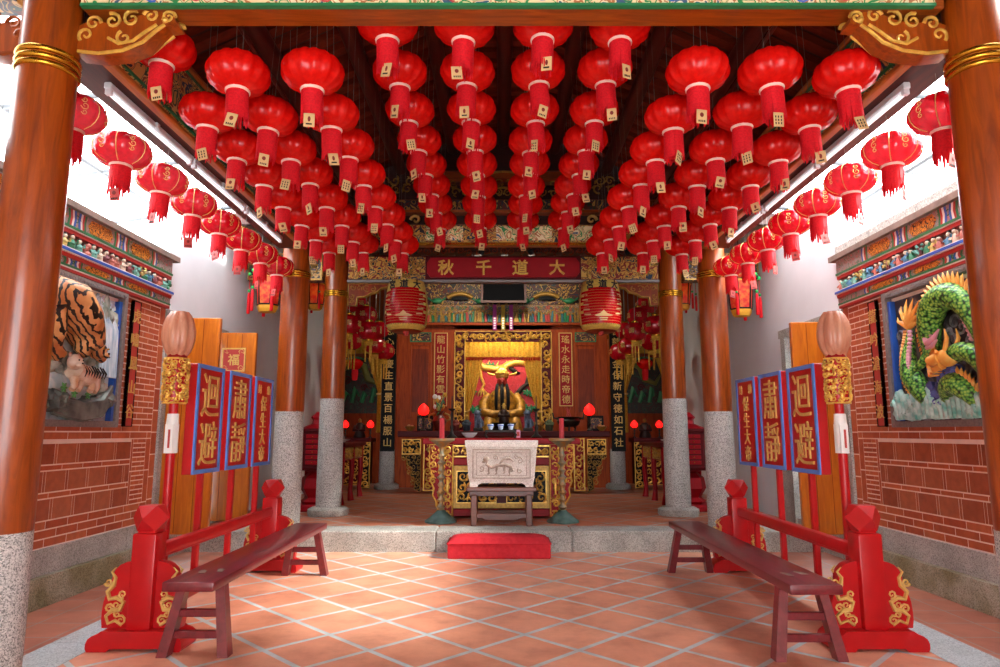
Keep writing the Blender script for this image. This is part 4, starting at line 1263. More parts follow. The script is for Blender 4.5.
for i, (x, sd) in enumerate(((-1.62, 'tiger'), (1.95, 'dragon'))):
    o = thing('framed_tablet', 'dark framed tablet leaning at the back of the altar table, %s side' % sd, 'tablet', (x, 14.1, AT))
    m = MB(); m.cbox((0, 0, .16), (.34, .04, .32), .01); m.build('wood_frame', MT['black'], o, 30)
    m = MB(); m.box(-.13, .13, -.024, -.02, .05, .27); m.build('picture', MT['darkpaint'], o, 0)

# ================================================================== SHRINE: PARTITION, GILDED OPENING, BACKDROP
YP = 15.0
m = MB()
def fb(x0, x1, z0, z1, y0=YP, y1=YP + .12): m.box(x0, x1, y0, y1, z0, z1)
fb(-2.4, -1.08, ZF, 3.78); fb(1.12, 2.44, ZF, 3.78); fb(-1.08, 1.12, 3.72, 3.86); fb(-2.4, 2.44, 3.78, 3.86); fb(-1.08, 1.12, ZF, 1.3)
o = struct('wall_shrine', m, MT['panelred'])
for sx in (-1, 1):
    c = .02 + sx * 1.87
    m = MB(); m.push(FRONT(c, YP, 0)); m.box(-.18, .18, 1.9, 3.32, 0, .004); m.pop(); m.build('sunk_panel', MT['panelwood'], o, 0)
    m = MB(); m.push(FRONT(c, YP, 0)); border(m, -.25, .25, 1.75, 3.45, .05, 0, .03); m.pop(); m.build('panel_frame', MT['panelred'], o, 0)
    m = MB(); m.push(FRONT(c, YP, 0)); m.box(-.22, .22, 3.5, 3.68, 0, .012); m.pop(); pp = m.build('painted_panel', MT['darkpaint'], o, 0)
    m = MB(); m.push(FRONT(c, YP, 0)); border(m, -.24, .24, 3.48, 3.7, .02, 0, .022); m.pop(); m.build('green_edge', MT['green'], pp, 0)
def couplet(name, label, txt, M, w, h, size, boardmat, edgemat, inkmat, bold=.02, extra=None, cat='couplet'):
    o = thing(name, label, cat, (0, 0, 0))
    m = MB(); m.push(M); m.box(-w / 2, w / 2, -h / 2, h / 2, 0, .03); m.pop(); b = m.build('board', MT[boardmat], o, 0)
    m = MB(); m.push(M); border(m, -w / 2, w / 2, -h / 2, h / 2, w * .06, .0, .036); m.pop(); m.build('board_edge', MT[edgemat], b, 0)
    m = MB(); vtext(m, txt, M @ T(0, 0, .032), 0, h / 2 * .95, -h / 2 * .95, size, .006, bold); m.build('gold_writing', MT[inkmat], b, 0)
    return o
couplet('red_couplet', 'narrow red couplet board on the shrine partition, tiger side of the gilded opening', '龍山竹影有雲煙', FRONT(-1.385, YP - .003, 2.86), .3, 1.66, .2, 'midred', 'goldmatte', 'goldmatte', .0)
couplet('red_couplet', 'narrow red couplet board on the shrine partition, dragon side of the gilded opening', '瑤水永走時帝德', FRONT(1.43, YP - .003, 2.86), .3, 1.66, .2, 'midred', 'goldmatte', 'goldmatte', .0)
couplet('black_couplet', 'tall black couplet board with gold writing on the tiger side rear pillar', '恩心周慶生直景百楊服山', FRONT(-2.47, 14.535, 2.45), .30, 2.8, .2, 'black', 'black', 'goldmatte', .006)
couplet('black_couplet', 'tall black couplet board with gold writing on the dragon side rear pillar', '宮慈龍金保新守徳如石社', FRONT(2.5, 14.535, 2.45), .30, 2.8, .2, 'black', 'black', 'goldmatte', .006)
# gilded carved surround
o = thing('gilded_surround', 'openwork gilded frame around the shrine opening above the altar table', 'frame', (.02, YP - .03, 0))
for sx in (-1, 1):
    m = MB(); m.push(FRONT(0, 0, 0)); x0, x1 = sorted((sx * .86, sx * 1.09)); m.box(x0, x1, 1.5, 3.5, -.02, 0); m.pop(); st = m.build('side_jamb', MT['darkred'], o, 0)
    m = MB(); m.push(FRONT(0, 0, 0)); scrolls(m, x0, x1, 1.5, 3.5, .17, .03, 80 + sx, .01); m.tube([(x0, 1.5, .01), (x0, 3.7, .01)], .014, 6); m.tube([(x1, 1.5, .01), (x1, 3.7, .01)], .014, 6); m.pop()
    m.build('gilt_scroll', MT['gold'], st, 50)
m = MB(); m.push(FRONT(0, 0, 0)); m.box(-1.09, 1.09, 3.48, 3.72, -.02, 0); m.pop(); st = m.build('head_panel', MT['darkred'], o, 0)
m = MB(); m.push(FRONT(0, 0, 0)); scrolls(m, -1.09, 1.09, 3.48, 3.72, .17, .03, 90, .012); m.tube([(-1.09, 3.72, .01), (1.09, 3.72, .01)], .014, 6)
for k in range(9): m.ell((-.9 + k * .225, 3.6, .03), (.035, .045, .03), 8, 6)
m.pop(); m.build('gilt_scroll', MT['gold'], st, 50)
# valance and side curtains
def pleated(m, x0, x1, z0, z1, y, n, amp, gather=None):
    nx = n * 8; nz = 8
    vs_ = []
    for j in range(nz + 1):
        t_ = j / nz
        for i in range(nx + 1):
            s_ = i / nx
            x = x0 + (x1 - x0) * s_; z = z1 + (z0 - z1) * t_
            if gather: x, z = gather(s_, t_, x, z)
            vs_.append((x, y + amp * math.sin(s_ * n * 2 * PI), z))
    m.add(vs_, [(j * (nx + 1) + i, j * (nx + 1) + i + 1, (j + 1) * (nx + 1) + i + 1, (j + 1) * (nx + 1) + i) for j in range(nz) for i in range(nx)])
o = thing('yellow_valance', 'yellow pleated valance hanging across the top of the shrine opening', 'curtain', (.02, YP + .06, 0))
m = MB(); pleated(m, -.9, .9, 3.14, 3.52, 0, 15, .022); m.build('cloth_canopy', MT['yellowcloth'], o, 80)
m = MB(); rnd = random.Random(8)
for k in range(90):
    x = -.9 + 1.8 * k / 89; m.tube([(x, -.0, 3.15), (x + rnd.uniform(-.006, .006), -.01, 3.06 + rnd.uniform(0, .012))], .008, 4)
m.build('fringe', MT['midred'], o, 0)
for sx in (-1, 1):
    o = thing('shrine_curtain', 'yellow side curtain tied back at the shrine opening, %s mural side' % SD[sx], 'curtain', (.02, YP + .10, 0))
    def gat(s_, t_, x, z, sx=sx):
        inner = .5 - .34 * min(1, t_ / .75) ** 1.3 if t_ < .75 else .16
        return sx * (.9 - (1 - s_) * inner * .9), z
    m = MB(); pleated(m, 0, 1, 1.5, 3.2, 0, 5, .02, gat); m.build('cloth_drape', MT['yellowcloth'], o, 80)
    m = MB(); m.tube([(sx * .9, -.04, 1.93), (sx * .82, -.05, 1.9), (sx * .74, -.03, 1.95)], .02, 6); m.build('tie_back', MT['goldmatte'], o, 50)
# painted backdrop with gold dragon in relief
o = thing('shrine_backdrop', 'red painted shrine back board with gold dragon and dark branches in relief', 'backdrop', (.02, 16.13, 0))
m = MB(); m.cbox((0, 0, 2.6), (2.3, .06, 2.4), .01); m.build('red_board', MT['redback'], o, 0)
m = MB(); m.push(FRONT(0, -.05, 0))
P = [(-.85, 3.12), (-.6, 3.1), (-.42, 3.0), (-.2, 2.97), (0, 2.99), (.15, 3.08), (.3, 3.14), (.5, 3.12), (.7, 3.04), (.85, 2.92)]
m.tube([(x, y, 0) for x, y in P], [.05, .075, .09, .085, .09, .085, .09, .075, .05, .02], 10)
m.tube([(-.55, 3.0, 0), (-.52, 2.75, 0), (-.45, 2.6, 0), (-.5, 2.5, 0)], [.05, .04, .035, .03], 8)
for k in range(4): m.tube([(-.5, 2.5, 0), (-.58 + k * .06, 2.4, .03), (-.6 + k * .07, 2.3, .03)], [.025, .02, .006], 6)
m.ell((-.75, 3.12, .03), (.14, .1, .08), 12, 8)
for k in range(12): m.tube([(P[k % 9][0] + .05, P[k % 9][1] + .08, 0), (P[k % 9][0] + .1, P[k % 9][1] + .19, .01)], [.025, .004], 5)
m.pop(); m.build('gold_dragon', MT['gold'], o, 60)
m = MB(); m.push(FRONT(0, -.05, 0))
m.tube([(.3, 2.3, 0), (.45, 2.5, 0), (.6, 2.62, 0), (.8, 2.7, 0), (.95, 2.82, 0)], [.07, .06, .05, .035, .01], 8)
m.tube([(.6, 2.62, 0), (.72, 2.55, 0), (.9, 2.55, 0)], [.045, .03, .01], 7); m.tube([(.55, 2.6, 0), (.6, 2.8, 0), (.72, 2.9, 0)], [.04, .025, .01], 7)
m.tube([(.15, 3.02, 0), (.3, 2.9, 0), (.42, 2.86, 0)], [.05, .06, .02], 7)
m.pop(); m.build('dark_branch', MT['darkbronze'], o, 60)
m = MB(); m.push(FRONT(0, -.05, 0)); rnd = random.Random(6)
for (cx, cy) in ((-.75, 2.42), (-.75, 2.65), (-.5, 2.05), (-.7, 2.0), (.6, 2.4), (.75, 2.35), (.5, 2.05), (.7, 2.02), (.85, 2.0), (-.3, 3.05), (.5, 3.2), (-.6, 1.95)):
    for k in range(7):
        a = k * .9; m.push(T(cx + .07 * math.cos(a), cy + .035 * math.sin(a), .02) @ RZ(math.degrees(a))); m.ell((0, 0, 0), (.07, .03, .02), 7, 5); m.pop()
m.pop(); m.build('green_leaves', MT['green'], o, 50)
# seated deity
o = thing('deity_statue', 'large seated gold robed deity with crown and long black beard inside the shrine', 'statue', (0, 15.62, 0))
m = MB()
m.push(Matrix.Diagonal((1, .8, 1, 1))); m.lathe([(.48, 1.35), (.5, 1.44), (.43, 1.62), (.36, 1.8)], n=28); m.pop()
m.push(Matrix.Diagonal((1, .62, 1, 1)))
m.lathe([(.36, 1.75), (.34, 1.95), (.33, 2.15), (.32, 2.28), (.22, 2.41), (.1, 2.47), (.085, 2.56)], n=32)
m.pop()
for q in (-1, 1):
    m.tube([(q * .3, .0, 2.32), (q * .43, -.06, 2.12), (q * .42, -.2, 1.9), (q * .2, -.32, 1.85), (q * .05, -.34, 1.9)], [.1, .12, .12, .1, .05], 12)
    m.tube([(q * .1, -.1, 1.7), (q * .3, -.3, 1.68), (q * .34, -.36, 1.5), (q * .34, -.36, 1.32)], [.15, .15, .13, .14], 12)
m.build('gold_robe', mat('worn gold robe', '#c08a2a', rough=.45, metal=.3, col2='#5a3a10', scale=12), o, 60)
m = MB(); m.ell((0, -.04, 2.64), (.105, .115, .14), 18, 14); m.ell((0, -.155, 2.62), (.018, .03, .03), 8, 6)
for q in (-1, 1): m.ell((q * .105, -.03, 2.62), (.016, .03, .045), 8, 6); m.ell((q * .045, -.14, 2.66), (.02, .012, .01), 8, 6)
m.ell((0, -.143, 2.565), (.03, .012, .008), 8, 5)
m.build('head', mat('dark red face', '#8a2018', rough=.4), o, 60)
m = MB()
for x in (-.15, -.12, -.02, .02, .12, .15): m.tube([(x * .8, -.13, 2.56), (x, -.26, 2.4), (x * 1.05, -.28, 2.1), (x * .95, -.3, 1.85)], [.02, .026, .024, .006], 8)
m.build('black_beard', MT['black'], o, 60)
m = MB(); m.lathe([(.125, 2.70), (.15, 2.72), (.155, 2.78), (.14, 2.84), (.12, 2.92), (.05, 3.0), (.004, 3.01)], n=24)
for k in range(13):
    a = PI + PI * k / 12; m.ell((.155 * math.cos(a), .15 * math.sin(a) - .02, 2.82), (.022, .022, .03), 8, 6)
for q in (-1, 1): m.tube([(q * .18, -.03, 2.78), (q * .3, -.04, 2.8), (q * .34, -.04, 2.84)], [.03, .03, .01], 8)
m.build('crown', MT['gold'], o, 50)
m = MB(); m.cbox((0, .05, 1.2), (1.3, .8, .3), .02); m.cbox((0, .1, .8), (1.2, .8, .6), .02); m.cbox((0, .1, .37), (1.3, .85, .25), .02); m.build('throne_base', MT['panelwood'], o, 30)
o = thing('small_shrine_figure', 'small dark robed figure on a black pedestal before the large deity', 'statue', (.03, 13.9, AT))
m = MB(); m.lathe([(.26, 0), (.27, .03), (.2, .06), (.2, .1), (.25, .13), (.25, .17)], n=4); m.build('pedestal', MT['black'], o, 0)
m = MB(); m.lathe([(.1, .17), (.11, .22), (.08, .32), (.085, .38), (.06, .43), (.025, .45)], n=18)
for q in (-1, 1): m.tube([(q * .075, 0, .39), (q * .1, -.05, .31), (0, -.1, .31)], [.03, .035, .02], 8)
m.build('robe', mat('dark patterned robe', '#3a1c16', rough=.5, var=.5, scale=30), o, 50)
m = MB(); m.ell((0, -.01, .485), (.035, .038, .045), 12, 10); m.ell((0, -.048, .48), (.008, .012, .01), 6, 5); m.build('head', MT['goldmatte'], o, 60)
m = MB(); m.lathe([(.04, .51), (.045, .52), (.03, .54), (.02, .57), (.003, .575)], n=12); m.build('crown', MT['gold'], o, 50)
# frieze over the shrine
o = thing('polychrome_frieze', 'carved and painted frieze over the shrine with arched gilt plaques', 'frieze', (.02, 14.9, 0))
m = MB(); m.cbox((0, .02, 4.1), (4.3, .1, .44), .01); m.build('frieze_board', MT['frieze_gold'], o, 0)
m = MB(); rnd = random.Random(21); m.push(FRONT(0, -.04, 0))
for k in range(70):
    x = -2.05 + 4.1 * k / 69; c = rnd.randrange(5); h_ = rnd.uniform(.14, .24)
    m.tube([(x, 3.92, 0), (x + rnd.uniform(-.03, .03), 3.92 + h_, .02)], [.04, .025], 6, c); m.ell((x + rnd.uniform(-.02, .02), 3.94 + h_, .025), (.026, .03, .025), 7, 5, 4)
    spiral(m, (x, 4.22 + rnd.uniform(-.03, .03), 0), .045, 1.2, x * 7, 1, .011, c, 4, 8)
m.pop(); m.build('carved_figures', [MT['redpaint'], MT['green'], MT['oldgold'], mat('teal carving paint', '#2f6a70', rough=.5), MT['oldgold']], o, 50)
m = MB(); m.cbox((0, -.02, 3.87), (4.3, .1, .05), .008); m.build('lower_molding', MT['panelred'], o, 30)
for sx in (-1, 1):
    m = MB(); m.push(FRONT(sx * .98, -.06, 4.42)); 
    m.tube([(.3 * math.cos(a), .14 * math.sin(a), 0) for a in [.35 + (PI - .7) * i / 10 for i in range(11)]], .05, 8); m.pop(); ap = m.build('arched_plaque', MT['oldgold'], o, 50)
    m = MB(); m.push(FRONT(sx * .98, -.07, 4.42)); m.prism([(.2 * math.cos(a), .09 * math.sin(a)) for a in [PI * i / 10 for i in range(11)]], -.02, .02); m.pop(); m.build('dark_arch', MT['black'], ap, 0)
    for x in (.5, 1.5):
        m = MB(); m.push(FRONT(sx * x, -.05, 4.42)); m.ell((0, -.02, 0), (.12, .07, .05), 12, 8); m.tube([(-.2, .05, 0), (-.1, -.03, 0), (.1, -.03, 0), (.2, .05, 0)], .02, 6); m.pop(); m.build('green_bracket', MT['green'], o, 50)
m = MB(); m.cbox((0, .06, 4.58), (4.3, .1, .5), .01); m.build('upper_board', MT['darkpaint'], o, 0)
o = thing('dark_plaque', 'dark hanging name plaque high above the frieze', 'plaque', (.03, 14.3, 4.42))
m = MB(); m.push(RX(-8)); m.cbox((0, 0, .12), (1.0, .06, .62), .012); m.pop(); m.build('board', MT['plaque'], o, 30)
m = MB(); m.push(RX(-8) @ FRONT(0, -.035, .12)); border(m, -.5, .5, -.31, .31, .05, 0, .015); m.pop(); m.build('rim', MT['board'], o, 0)
m = MB(); m.tube([(-.4, .0, .4), (-.4, .0, .5)], .01, 6); m.tube([(.4, .0, .4), (.4, .0, .5)], .01, 6); m.build('hanging_rod', MT['black'], o, 0)
for i, (x, mm) in enumerate(((-.17, 'pink'), (0.02, 'yellow'), (.2, 'pink'))):
    o = thing('cloth_streamer', ['tiger side pink streamer hanging over the shrine opening', 'middle yellow streamer hanging over the shrine opening', 'dragon side pink streamer hanging over the shrine opening'][i], 'streamer', (x, 14.78, 3.72), group='streamers over the shrine')
    m = MB(); m.cbox((0, 0, .29), (.085, .012, .58), .003); m.build('cloth_strip', mat('streamer %s %d' % (mm, i), '#b03a8a' if mm == 'pink' else '#c0a030', rough=.7), o, 0)
    m = MB()
    for k in range(5): m.box(-.022, .022, -.009, -.007, .03 + k * .055, .065 + k * .055)
    m.build('writing', MT['white_paint'], o, 0)
    m = MB(); m.tube([(0, 0, .57), (0, .1, .57)], .008, 5); m.build('hanging_cord', MT['black'], o, 0)
o = thing('niche_lamp', 'tube lamp fixed behind the top of the gilded shrine opening', 'lamp', (.02, 15.16, 3.68))
m = MB(); m.cbox((0, 0, .02), (1.5, .06, .045), .006); m.build('mount', MT['steel'], o, 30)
m = MB(); m.tube([(-.7, 0, -.02), (.7, 0, -.02)], .014, 8); m.build('glass_tube', glow('lit tube', '#fff0d0', 8), o, 60)
ld = bpy.data.lights.new('niche_light', 'AREA'); ld.shape = 'RECTANGLE'; ld.size = 1.5; ld.size_y = .06; ld.energy = 20; ld.color = (1, .88, .66)
lo = bpy.data.objects.new('niche_light', ld); lo.location = (.02, 15.2, 3.65); lo.rotation_euler = (R(18), 0, 0); COL.objects.link(lo)
# added fill lamp, unseen, on the hall ceiling to brighten the shrine front
o = thing('hall_fill_lamp', 'added tube lamp hung from the dark hall ceiling to brighten the shrine', 'lamp', (0, 12.9, 4.86))
m = MB(); m.cbox((0, 0, 0), (1.6, .1, .05), .01); m.build('lamp_housing', MT['steel'], o, 30)
m = MB(); m.tube([(-.75, 0, -.05), (.75, 0, -.05)], .018, 10); m.build('glass_tube', glow('hall fill tube', '#fff2dc', 6), o, 60)
m = MB(); m.tube([(-.6, 0, .02), (-.6, 0, .1)], .012, 6); m.build('hanging_rod', MT['steel'], o, 0)
m = MB(); m.tube([(.6, 0, .02), (.6, 0, .1)], .012, 6); m.build('hanging_rod', MT['steel'], o, 0)
ld = bpy.data.lights.new('hall_fill_light', 'AREA'); ld.shape = 'RECTANGLE'; ld.size = 1.6; ld.size_y = .1; ld.energy = 34; ld.color = (1, .9, .72)
lo = bpy.data.objects.new('hall_fill_light', ld); lo.location = (0, 12.9, 4.78); lo.rotation_euler = (R(40), 0, 0); COL.objects.link(lo)
# ================================================================== SIDE NICHES BESIDE THE SHRINE
for sx in (-1, 1):
    q = SD[sx]
    m = MB(); m.box(*sorted((sx * 2.66, sx * 3.93)), 15.9, 15.96, 1.9, 4.0); m2 = MB()
    o = thing('niche_painting', 'dark green painted dragon panel in the side niche, %s mural side' % q, 'painting', (0, 0, 0))
    m.build('painted_panel', MT['niche'], o, 0)
    m = MB(); m.push(FRONT(sx * 3.3, 15.89, 0))
    m.tube([(-.5, 2.9, 0), (-.3, 3.15, 0), (0, 3.0, 0), (.1, 2.7, 0), (.35, 2.6, 0), (.5, 2.85, 0)], [.04, .08, .09, .08, .06, .02], 8, 0)
    for k in range(5): m.tube([(-.5 + k * .23, 2.15, 0), (-.4 + k * .22, 2.4 + .1 * (k % 2), .02), (-.3 + k * .2, 2.3, 0)], [.05, .06, .02], 7, 1)
    for (x, y, r_) in ((-.4, 2.7, .1), (.3, 3.1, .1), (.0, 2.5, .09), (-.2, 3.3, .08)): spiral(m, (x, y, 0), r_, 1.4, x * 4, 1, .022, 2)
    m.pop(); m.build('dragon_relief', [mat('dull gold green %s' % q, '#6a6a2a', rough=.5), MT['green'], MT['darkred']], o, 60)
    o = thing('niche_valance', 'yellow valance across the top of the %s side niche' % q, 'curtain', (0, 0, 0))
    m = MB(); pleated(m, *sorted((sx * 2.7, sx * 3.94)), 3.2, 3.56, 15.2, 10, .02); m.build('cloth_canopy', MT['yellowcloth'], o, 80)
    m = MB(); m.box(*sorted((sx * 2.7, sx * 3.9)), 15.17, 15.2, 3.14, 3.24); m.build('brown_hem', MT['panelwood'], o, 0)
    for e in (-1, 1):
        side = 'inner' if e < 0 else 'outer'
        o = thing('niche_curtain', 'yellow tied %s curtain of the side niche by the %s mural side' % (side, q), 'curtain', (sx * 3.3, 15.235, 0))
        def gat(s_, t_, x, z, e=e, sx=sx):
            w = .42 - .3 * min(1, t_ / .5) if t_ < .5 else .12 + .03 * (t_ - .5)
            return sx * e * (.58 - (1 - s_) * w), z
        m = MB(); pleated(m, 0, 1, 1.45, 3.3, 0, 4, .02, gat); m.build('cloth_drape', MT['yellowcloth'], o, 80)
        m = MB(); m.lathe([(.075, -.02), (.08, 0), (.075, .02)], (sx * e * .51, 0, 2.32), 14); m.build('tie_back', MT['goldmatte'], o, 50)
    o = thing('niche_altar', 'gilded niche altar table with maroon top at the rear, %s mural side' % q, 'table', (sx * 3.36, 14.7, ZF))
    m = MB(); m.cbox((0, 0, 1.04), (1.12, .6, .09), .01); m.build('table_top', MT['darkred'], o, 30)
    m = MB(); m.box(-.5, .5, -.24, .25, .1, 1.0); m.build('table_body', MT['darkred'], o, 0)
    carved_panel(o, -.55, -.35, .04, 1.0, -.27, 100 + sx, .1, .014, 'black', 'carved_leg'); carved_panel(o, .35, .55, .04, 1.0, -.27, 102 + sx, .1, .014, 'black', 'carved_leg')
    carved_panel(o, -.34, .34, .72, .98, -.27, 104 + sx, .1, .014, 'black'); carved_panel(o, -.34, .34, .1, .66, -.265, 106 + sx, .13, .014, 'darkred')
    for e in (-1, 1):
        redlamp(sx * 3.12 + e * .27, 14.55, ZF + 1.085, 'small lit red lamp on the niche altar, %s one by the %s mural side' % ('inner' if e * sx < 0 else 'outer', q), .72)
    o = thing('niche_figure', 'small dark seated figure between two red lamps on the %s side niche altar' % q, 'figurine', (sx * 3.12, 14.75, ZF + 1.085))
    m = MB(); m.lathe([(.12, 0), (.13, .03), (.09, .16), (.1, .24), (.07, .31), (.03, .33)], n=18)
    for e in (-1, 1): m.tube([(e * .09, 0, .26), (e * .11, -.06, .17), (0, -.11, .16)], [.035, .04, .02], 8)
    m.build('robe', MT['darkbronze'], o, 50)
    m = MB(); m.ell((0, 0, .37), (.04, .045, .052), 12, 9); m.build('head', MT['oldgold'], o, 60)
    o = thing('bead_lantern', 'hanging red lotus lantern with green leaves in the %s side niche' % q, 'lantern', (sx * 3.25 - .05, 14.9, 2.95))
    m = MB(); m.lathe([(.02, -.1), (.1, -.08), (.16, .0), (.17, .06), (.1, .12), (.03, .14)], n=20, lobes=10, amp=.15); m.build('lantern_body', MT['silk'], o, 60)
    m = MB()
    for k in range(10):
        a = k * .628; m.push(T(.14 * math.cos(a), .14 * math.sin(a), .15) @ RZ(math.degrees(a)) @ RY(20)); m.ell((0, 0, 0), (.1, .025, .012), 7, 4); m.pop()
    m.build('green_leaves', MT['green'], o, 50)
    m = MB(); m.lathe([(.07, -.1), (.075, -.2), (.06, -.34), (.02, -.35)], n=14); m.build('fringe', MT['fringe'], o, 0)
    m = MB(); m.tube([(0, 0, .13), (0, 0, 2.01)], .006, 5); m.build('hanging_wire', MT['wire'], o, 0)

# ================================================================== RED LANTERNS INSIDE THE HALL AISLES
def hall_lantern():
    o = thing('hall_lantern', 'x', 'lantern')
    m = lantern_body_mb(.21, .34, 12, .06); b = m.build('lantern_body', MT['silkshine'], o, 80)
    m = MB()
    for k in range(6):
        a = k * PI / 3 + .2; m.text('福' if k % 2 else '壽', Matrix.Rotation(a, 4, 'Z') @ T(0, -.212, .17) @ RX(90), .11, .003, -.012)
    m.build('gold_print', MT['goldmatte'], b, 0)
    m = MB(); m.lathe([(.06, .33), (.065, .36), (.03, .38)], n=16); m.lathe([(.075, -.02), (.08, .0), (.07, .02)], n=16); m.build('gold_cap', MT['brass'], o, 50)
    m = MB()
    rnd = random.Random(7)
    for k in range(14):
        a = k * .4488; m.tube([(.06 * math.cos(a), .06 * math.sin(a), -.01), (.062 * math.cos(a), .062 * math.sin(a), -.09)], .012, 5)
    for a in (0, 2.1, 4.2): m.tube([(.06 * math.cos(a), .06 * math.sin(a), -.05), (.065 * math.cos(a), .065 * math.sin(a), -.2), (.06 * math.cos(a), .06 * math.sin(a), -.4)], [.01, .018, .014], 6)
    m.build('yellow_tassel', MT['yellowcloth'], o, 50)
    m = MB(); m.tube([(0, 0, .37), (0, 0, 1.3)], .006, 5); m.build('hanging_wire', MT['wire'], o, 0)
    return o
hl = hall_lantern()
spots = [(349, 324, 11.5), (366, 315, 12.5), (369, 331, 12.0), (375, 345, 13.0), (384, 351, 13.5), (357, 304, 12.9), (379, 330, 13.9), (352, 341, 13.3)]
TH_ = R(8.44)
def at_px(u, v, d):
    x = (u - 500) / 667; z = (333.5 - v) / 667
    Yc = math.cos(TH_) - z * math.sin(TH_); Zc = math.sin(TH_) + z * math.cos(TH_)
    return (-.05 + x / Yc * d, d, 1.45 + Zc / Yc * d)
hs = []
for (u, v, d) in spots:
    p = at_px(u, v, d); hs.append((round(p[0], 2), d, round(p[2] - .17, 2)))
first = True
pos_words = ['nearest', 'third nearest', 'second nearest', 'fifth nearest', 'seventh nearest', 'fourth nearest', 'deepest', 'sixth nearest']
for sx in (-1, 1):
    for i, (x, y, z) in enumerate(hs):
        o = hl if first else tree_copy(hl)
        first = False
        o.location = (sx * abs(x), y + (0 if sx < 0 else .12), z)
        o.rotation_euler = (0, 0, i * .7)
        o['label'] = '%s gold lettered red lantern of the cluster in the hall aisle, %s mural side' % (pos_words[i], SD[sx]); o['group'] = 'gold lettered lanterns in the hall aisles'
        for ch in o.children:
            if ch.name.startswith('hanging_wire'): ch.location = (0, 0, .37 * (1 - (4.93 - z - .37) / .93)); ch.scale = (1, 1, (4.93 - z - .37) / .93)

# ================================================================== BARREL PAPER LANTERNS UNDER THE SIGN BEAM
def barrel(sx):
    o = thing('barrel_lantern', 'large barrel shaped red and yellow paper lantern under the sign beam, %s' % SIDE[sx], 'lantern', (sx * 1.445, 9.78, 2.93), group='barrel shaped paper lanterns')
    r_, h = .315, .74
    pf = []
    n = 18
    for i in range(n + 1):
        t_ = i / n
        q = r_ * (.80 + .20 * math.sin(PI * (t_ * .86 + .12)) ** .8)
        if t_ < .1: q *= .72 + .28 * (t_ / .1) ** .5
        pf.append((q, h * t_))
    cols = [MT['paperyellow'] if 'paperyellow' in MT else MT.setdefault('paperyellow', fabric('yellow waxed paper', '#f0d468', trans=.5, rough=.3)),
            MT['paperred'] if 'paperred' in MT else MT.setdefault('paperred', fabric('red waxed paper', '#c80c16', trans=.4, rough=.25))]
    m = MB()
    N = 48
    vs_ = []; fs = []; mi = []
    for (q, z) in pf:
        for k in range(N): vs_.append((q * math.cos(2 * PI * k / N), q * math.sin(2 * PI * k / N), z))
    m.add(vs_, [])
    for i in range(n):
        for k in range(N):
            t_ = (i + .5) / n; a = (k + .5) / N * 2 % 1     # a front and a back panel
            d = abs(a - .5)
            red = .13 < t_ < .86 and d < .40 - (.05 if int(t_ * 18) % 3 == 0 and t_ > .3 else 0) and not (t_ > .76 and d > .24)
            m.f.append((i * N + k, i * N + (k + 1) % N, (i + 1) * N + (k + 1) % N, (i + 1) * N + k)); m.mi.append(1 if red else 0)
    b = m.build('paper_body', cols, o, 80)
    b.rotation_euler = (0, 0, 0)
    m = MB()
    for i in range(1, n):
        q, z = pf[i]; m.lathe([(q - .001, z - .002), (q + .002, z), (q - .001, z + .002)], n=48, cap=False)
    m.build('paper_rib', MT['goldmatte'], b, 60)
    m = MB()
    for k in range(48):
        a = 2 * PI * k / 48; q = pf[1][0] * 1.0
        m.tube([(pf[0][0] * math.cos(a), pf[0][0] * math.sin(a), .0), (pf[2][0] * 1.004 * math.cos(a), pf[2][0] * 1.004 * math.sin(a), pf[2][1])], .004, 4)
    m.build('bamboo_split', MT['green'], b, 0)
    m = MB()
    for i, ch in enumerate('宮道大'):
        a = R((-38, 0, 38)[i]); q = pf[16][0] + .012
        m.text(ch, Matrix.Rotation(a, 4, 'Z') @ T(0, -q, h * .90) @ RX(90), .13, .003, .025)
    m.build('writing', MT['inkblack'], o, 0)
    m = MB()
    for i in range(5):
        w = .16 - .02 * i; a = .0
        for e in (-1, 1):
            aa = R(e * (44 + 3 * i)); q = pf[6 + 2 * i][0] + .004
            m.push(Matrix.Rotation(aa, 4, 'Z') @ T(0, -q, h * (.30 + .1 * i)) @ RX(90)); m.prism([(-.055 * 1, -.008), (.055, -.008 + e * .012), (.055, .012 + e * .012), (-.055, .012)], -.001, .004); m.pop()
    m.push(T(0, -(pf[5][0] + .003), h * .30) @ RX(90)); m.prism([(-.14, -.03), (-.05, .0), (0, .05), (.05, 0), (.14, -.03), (.1, -.04), (-.1, -.04)], -.001, .004); m.box(-.06, .06, -.075, -.06, 0, .004); m.box(-.05, .05, -.1, -.088, 0, .004); m.pop()
    m.build('cream_painting', MT['paper'], o, 0)
    m = MB(); m.lathe([(.22, -.005), (.23, .0), (.22, .01)], n=32); m.lathe([(.24, h - .01), (.245, h), (.2, h + .015)], n=32); m.build('wood_ring', MT['panelwood'], o, 50)
    m = MB()
    m.tube([(0, 0, -.0), (0, 0, -.06)], [.05, .03], 10); m.build('candle_socket', MT['redpaint'], o, 50)
    m = MB()
    for q in (-1, 1): m.tube([(q * .22, .0, h), (q * .22, .0, h + .02), (q * .16, .3, h + .12)], .006, 5)
    m.build('hanging_cord', MT['wire'], o, 0)
for sx in (-1, 1): barrel(sx)

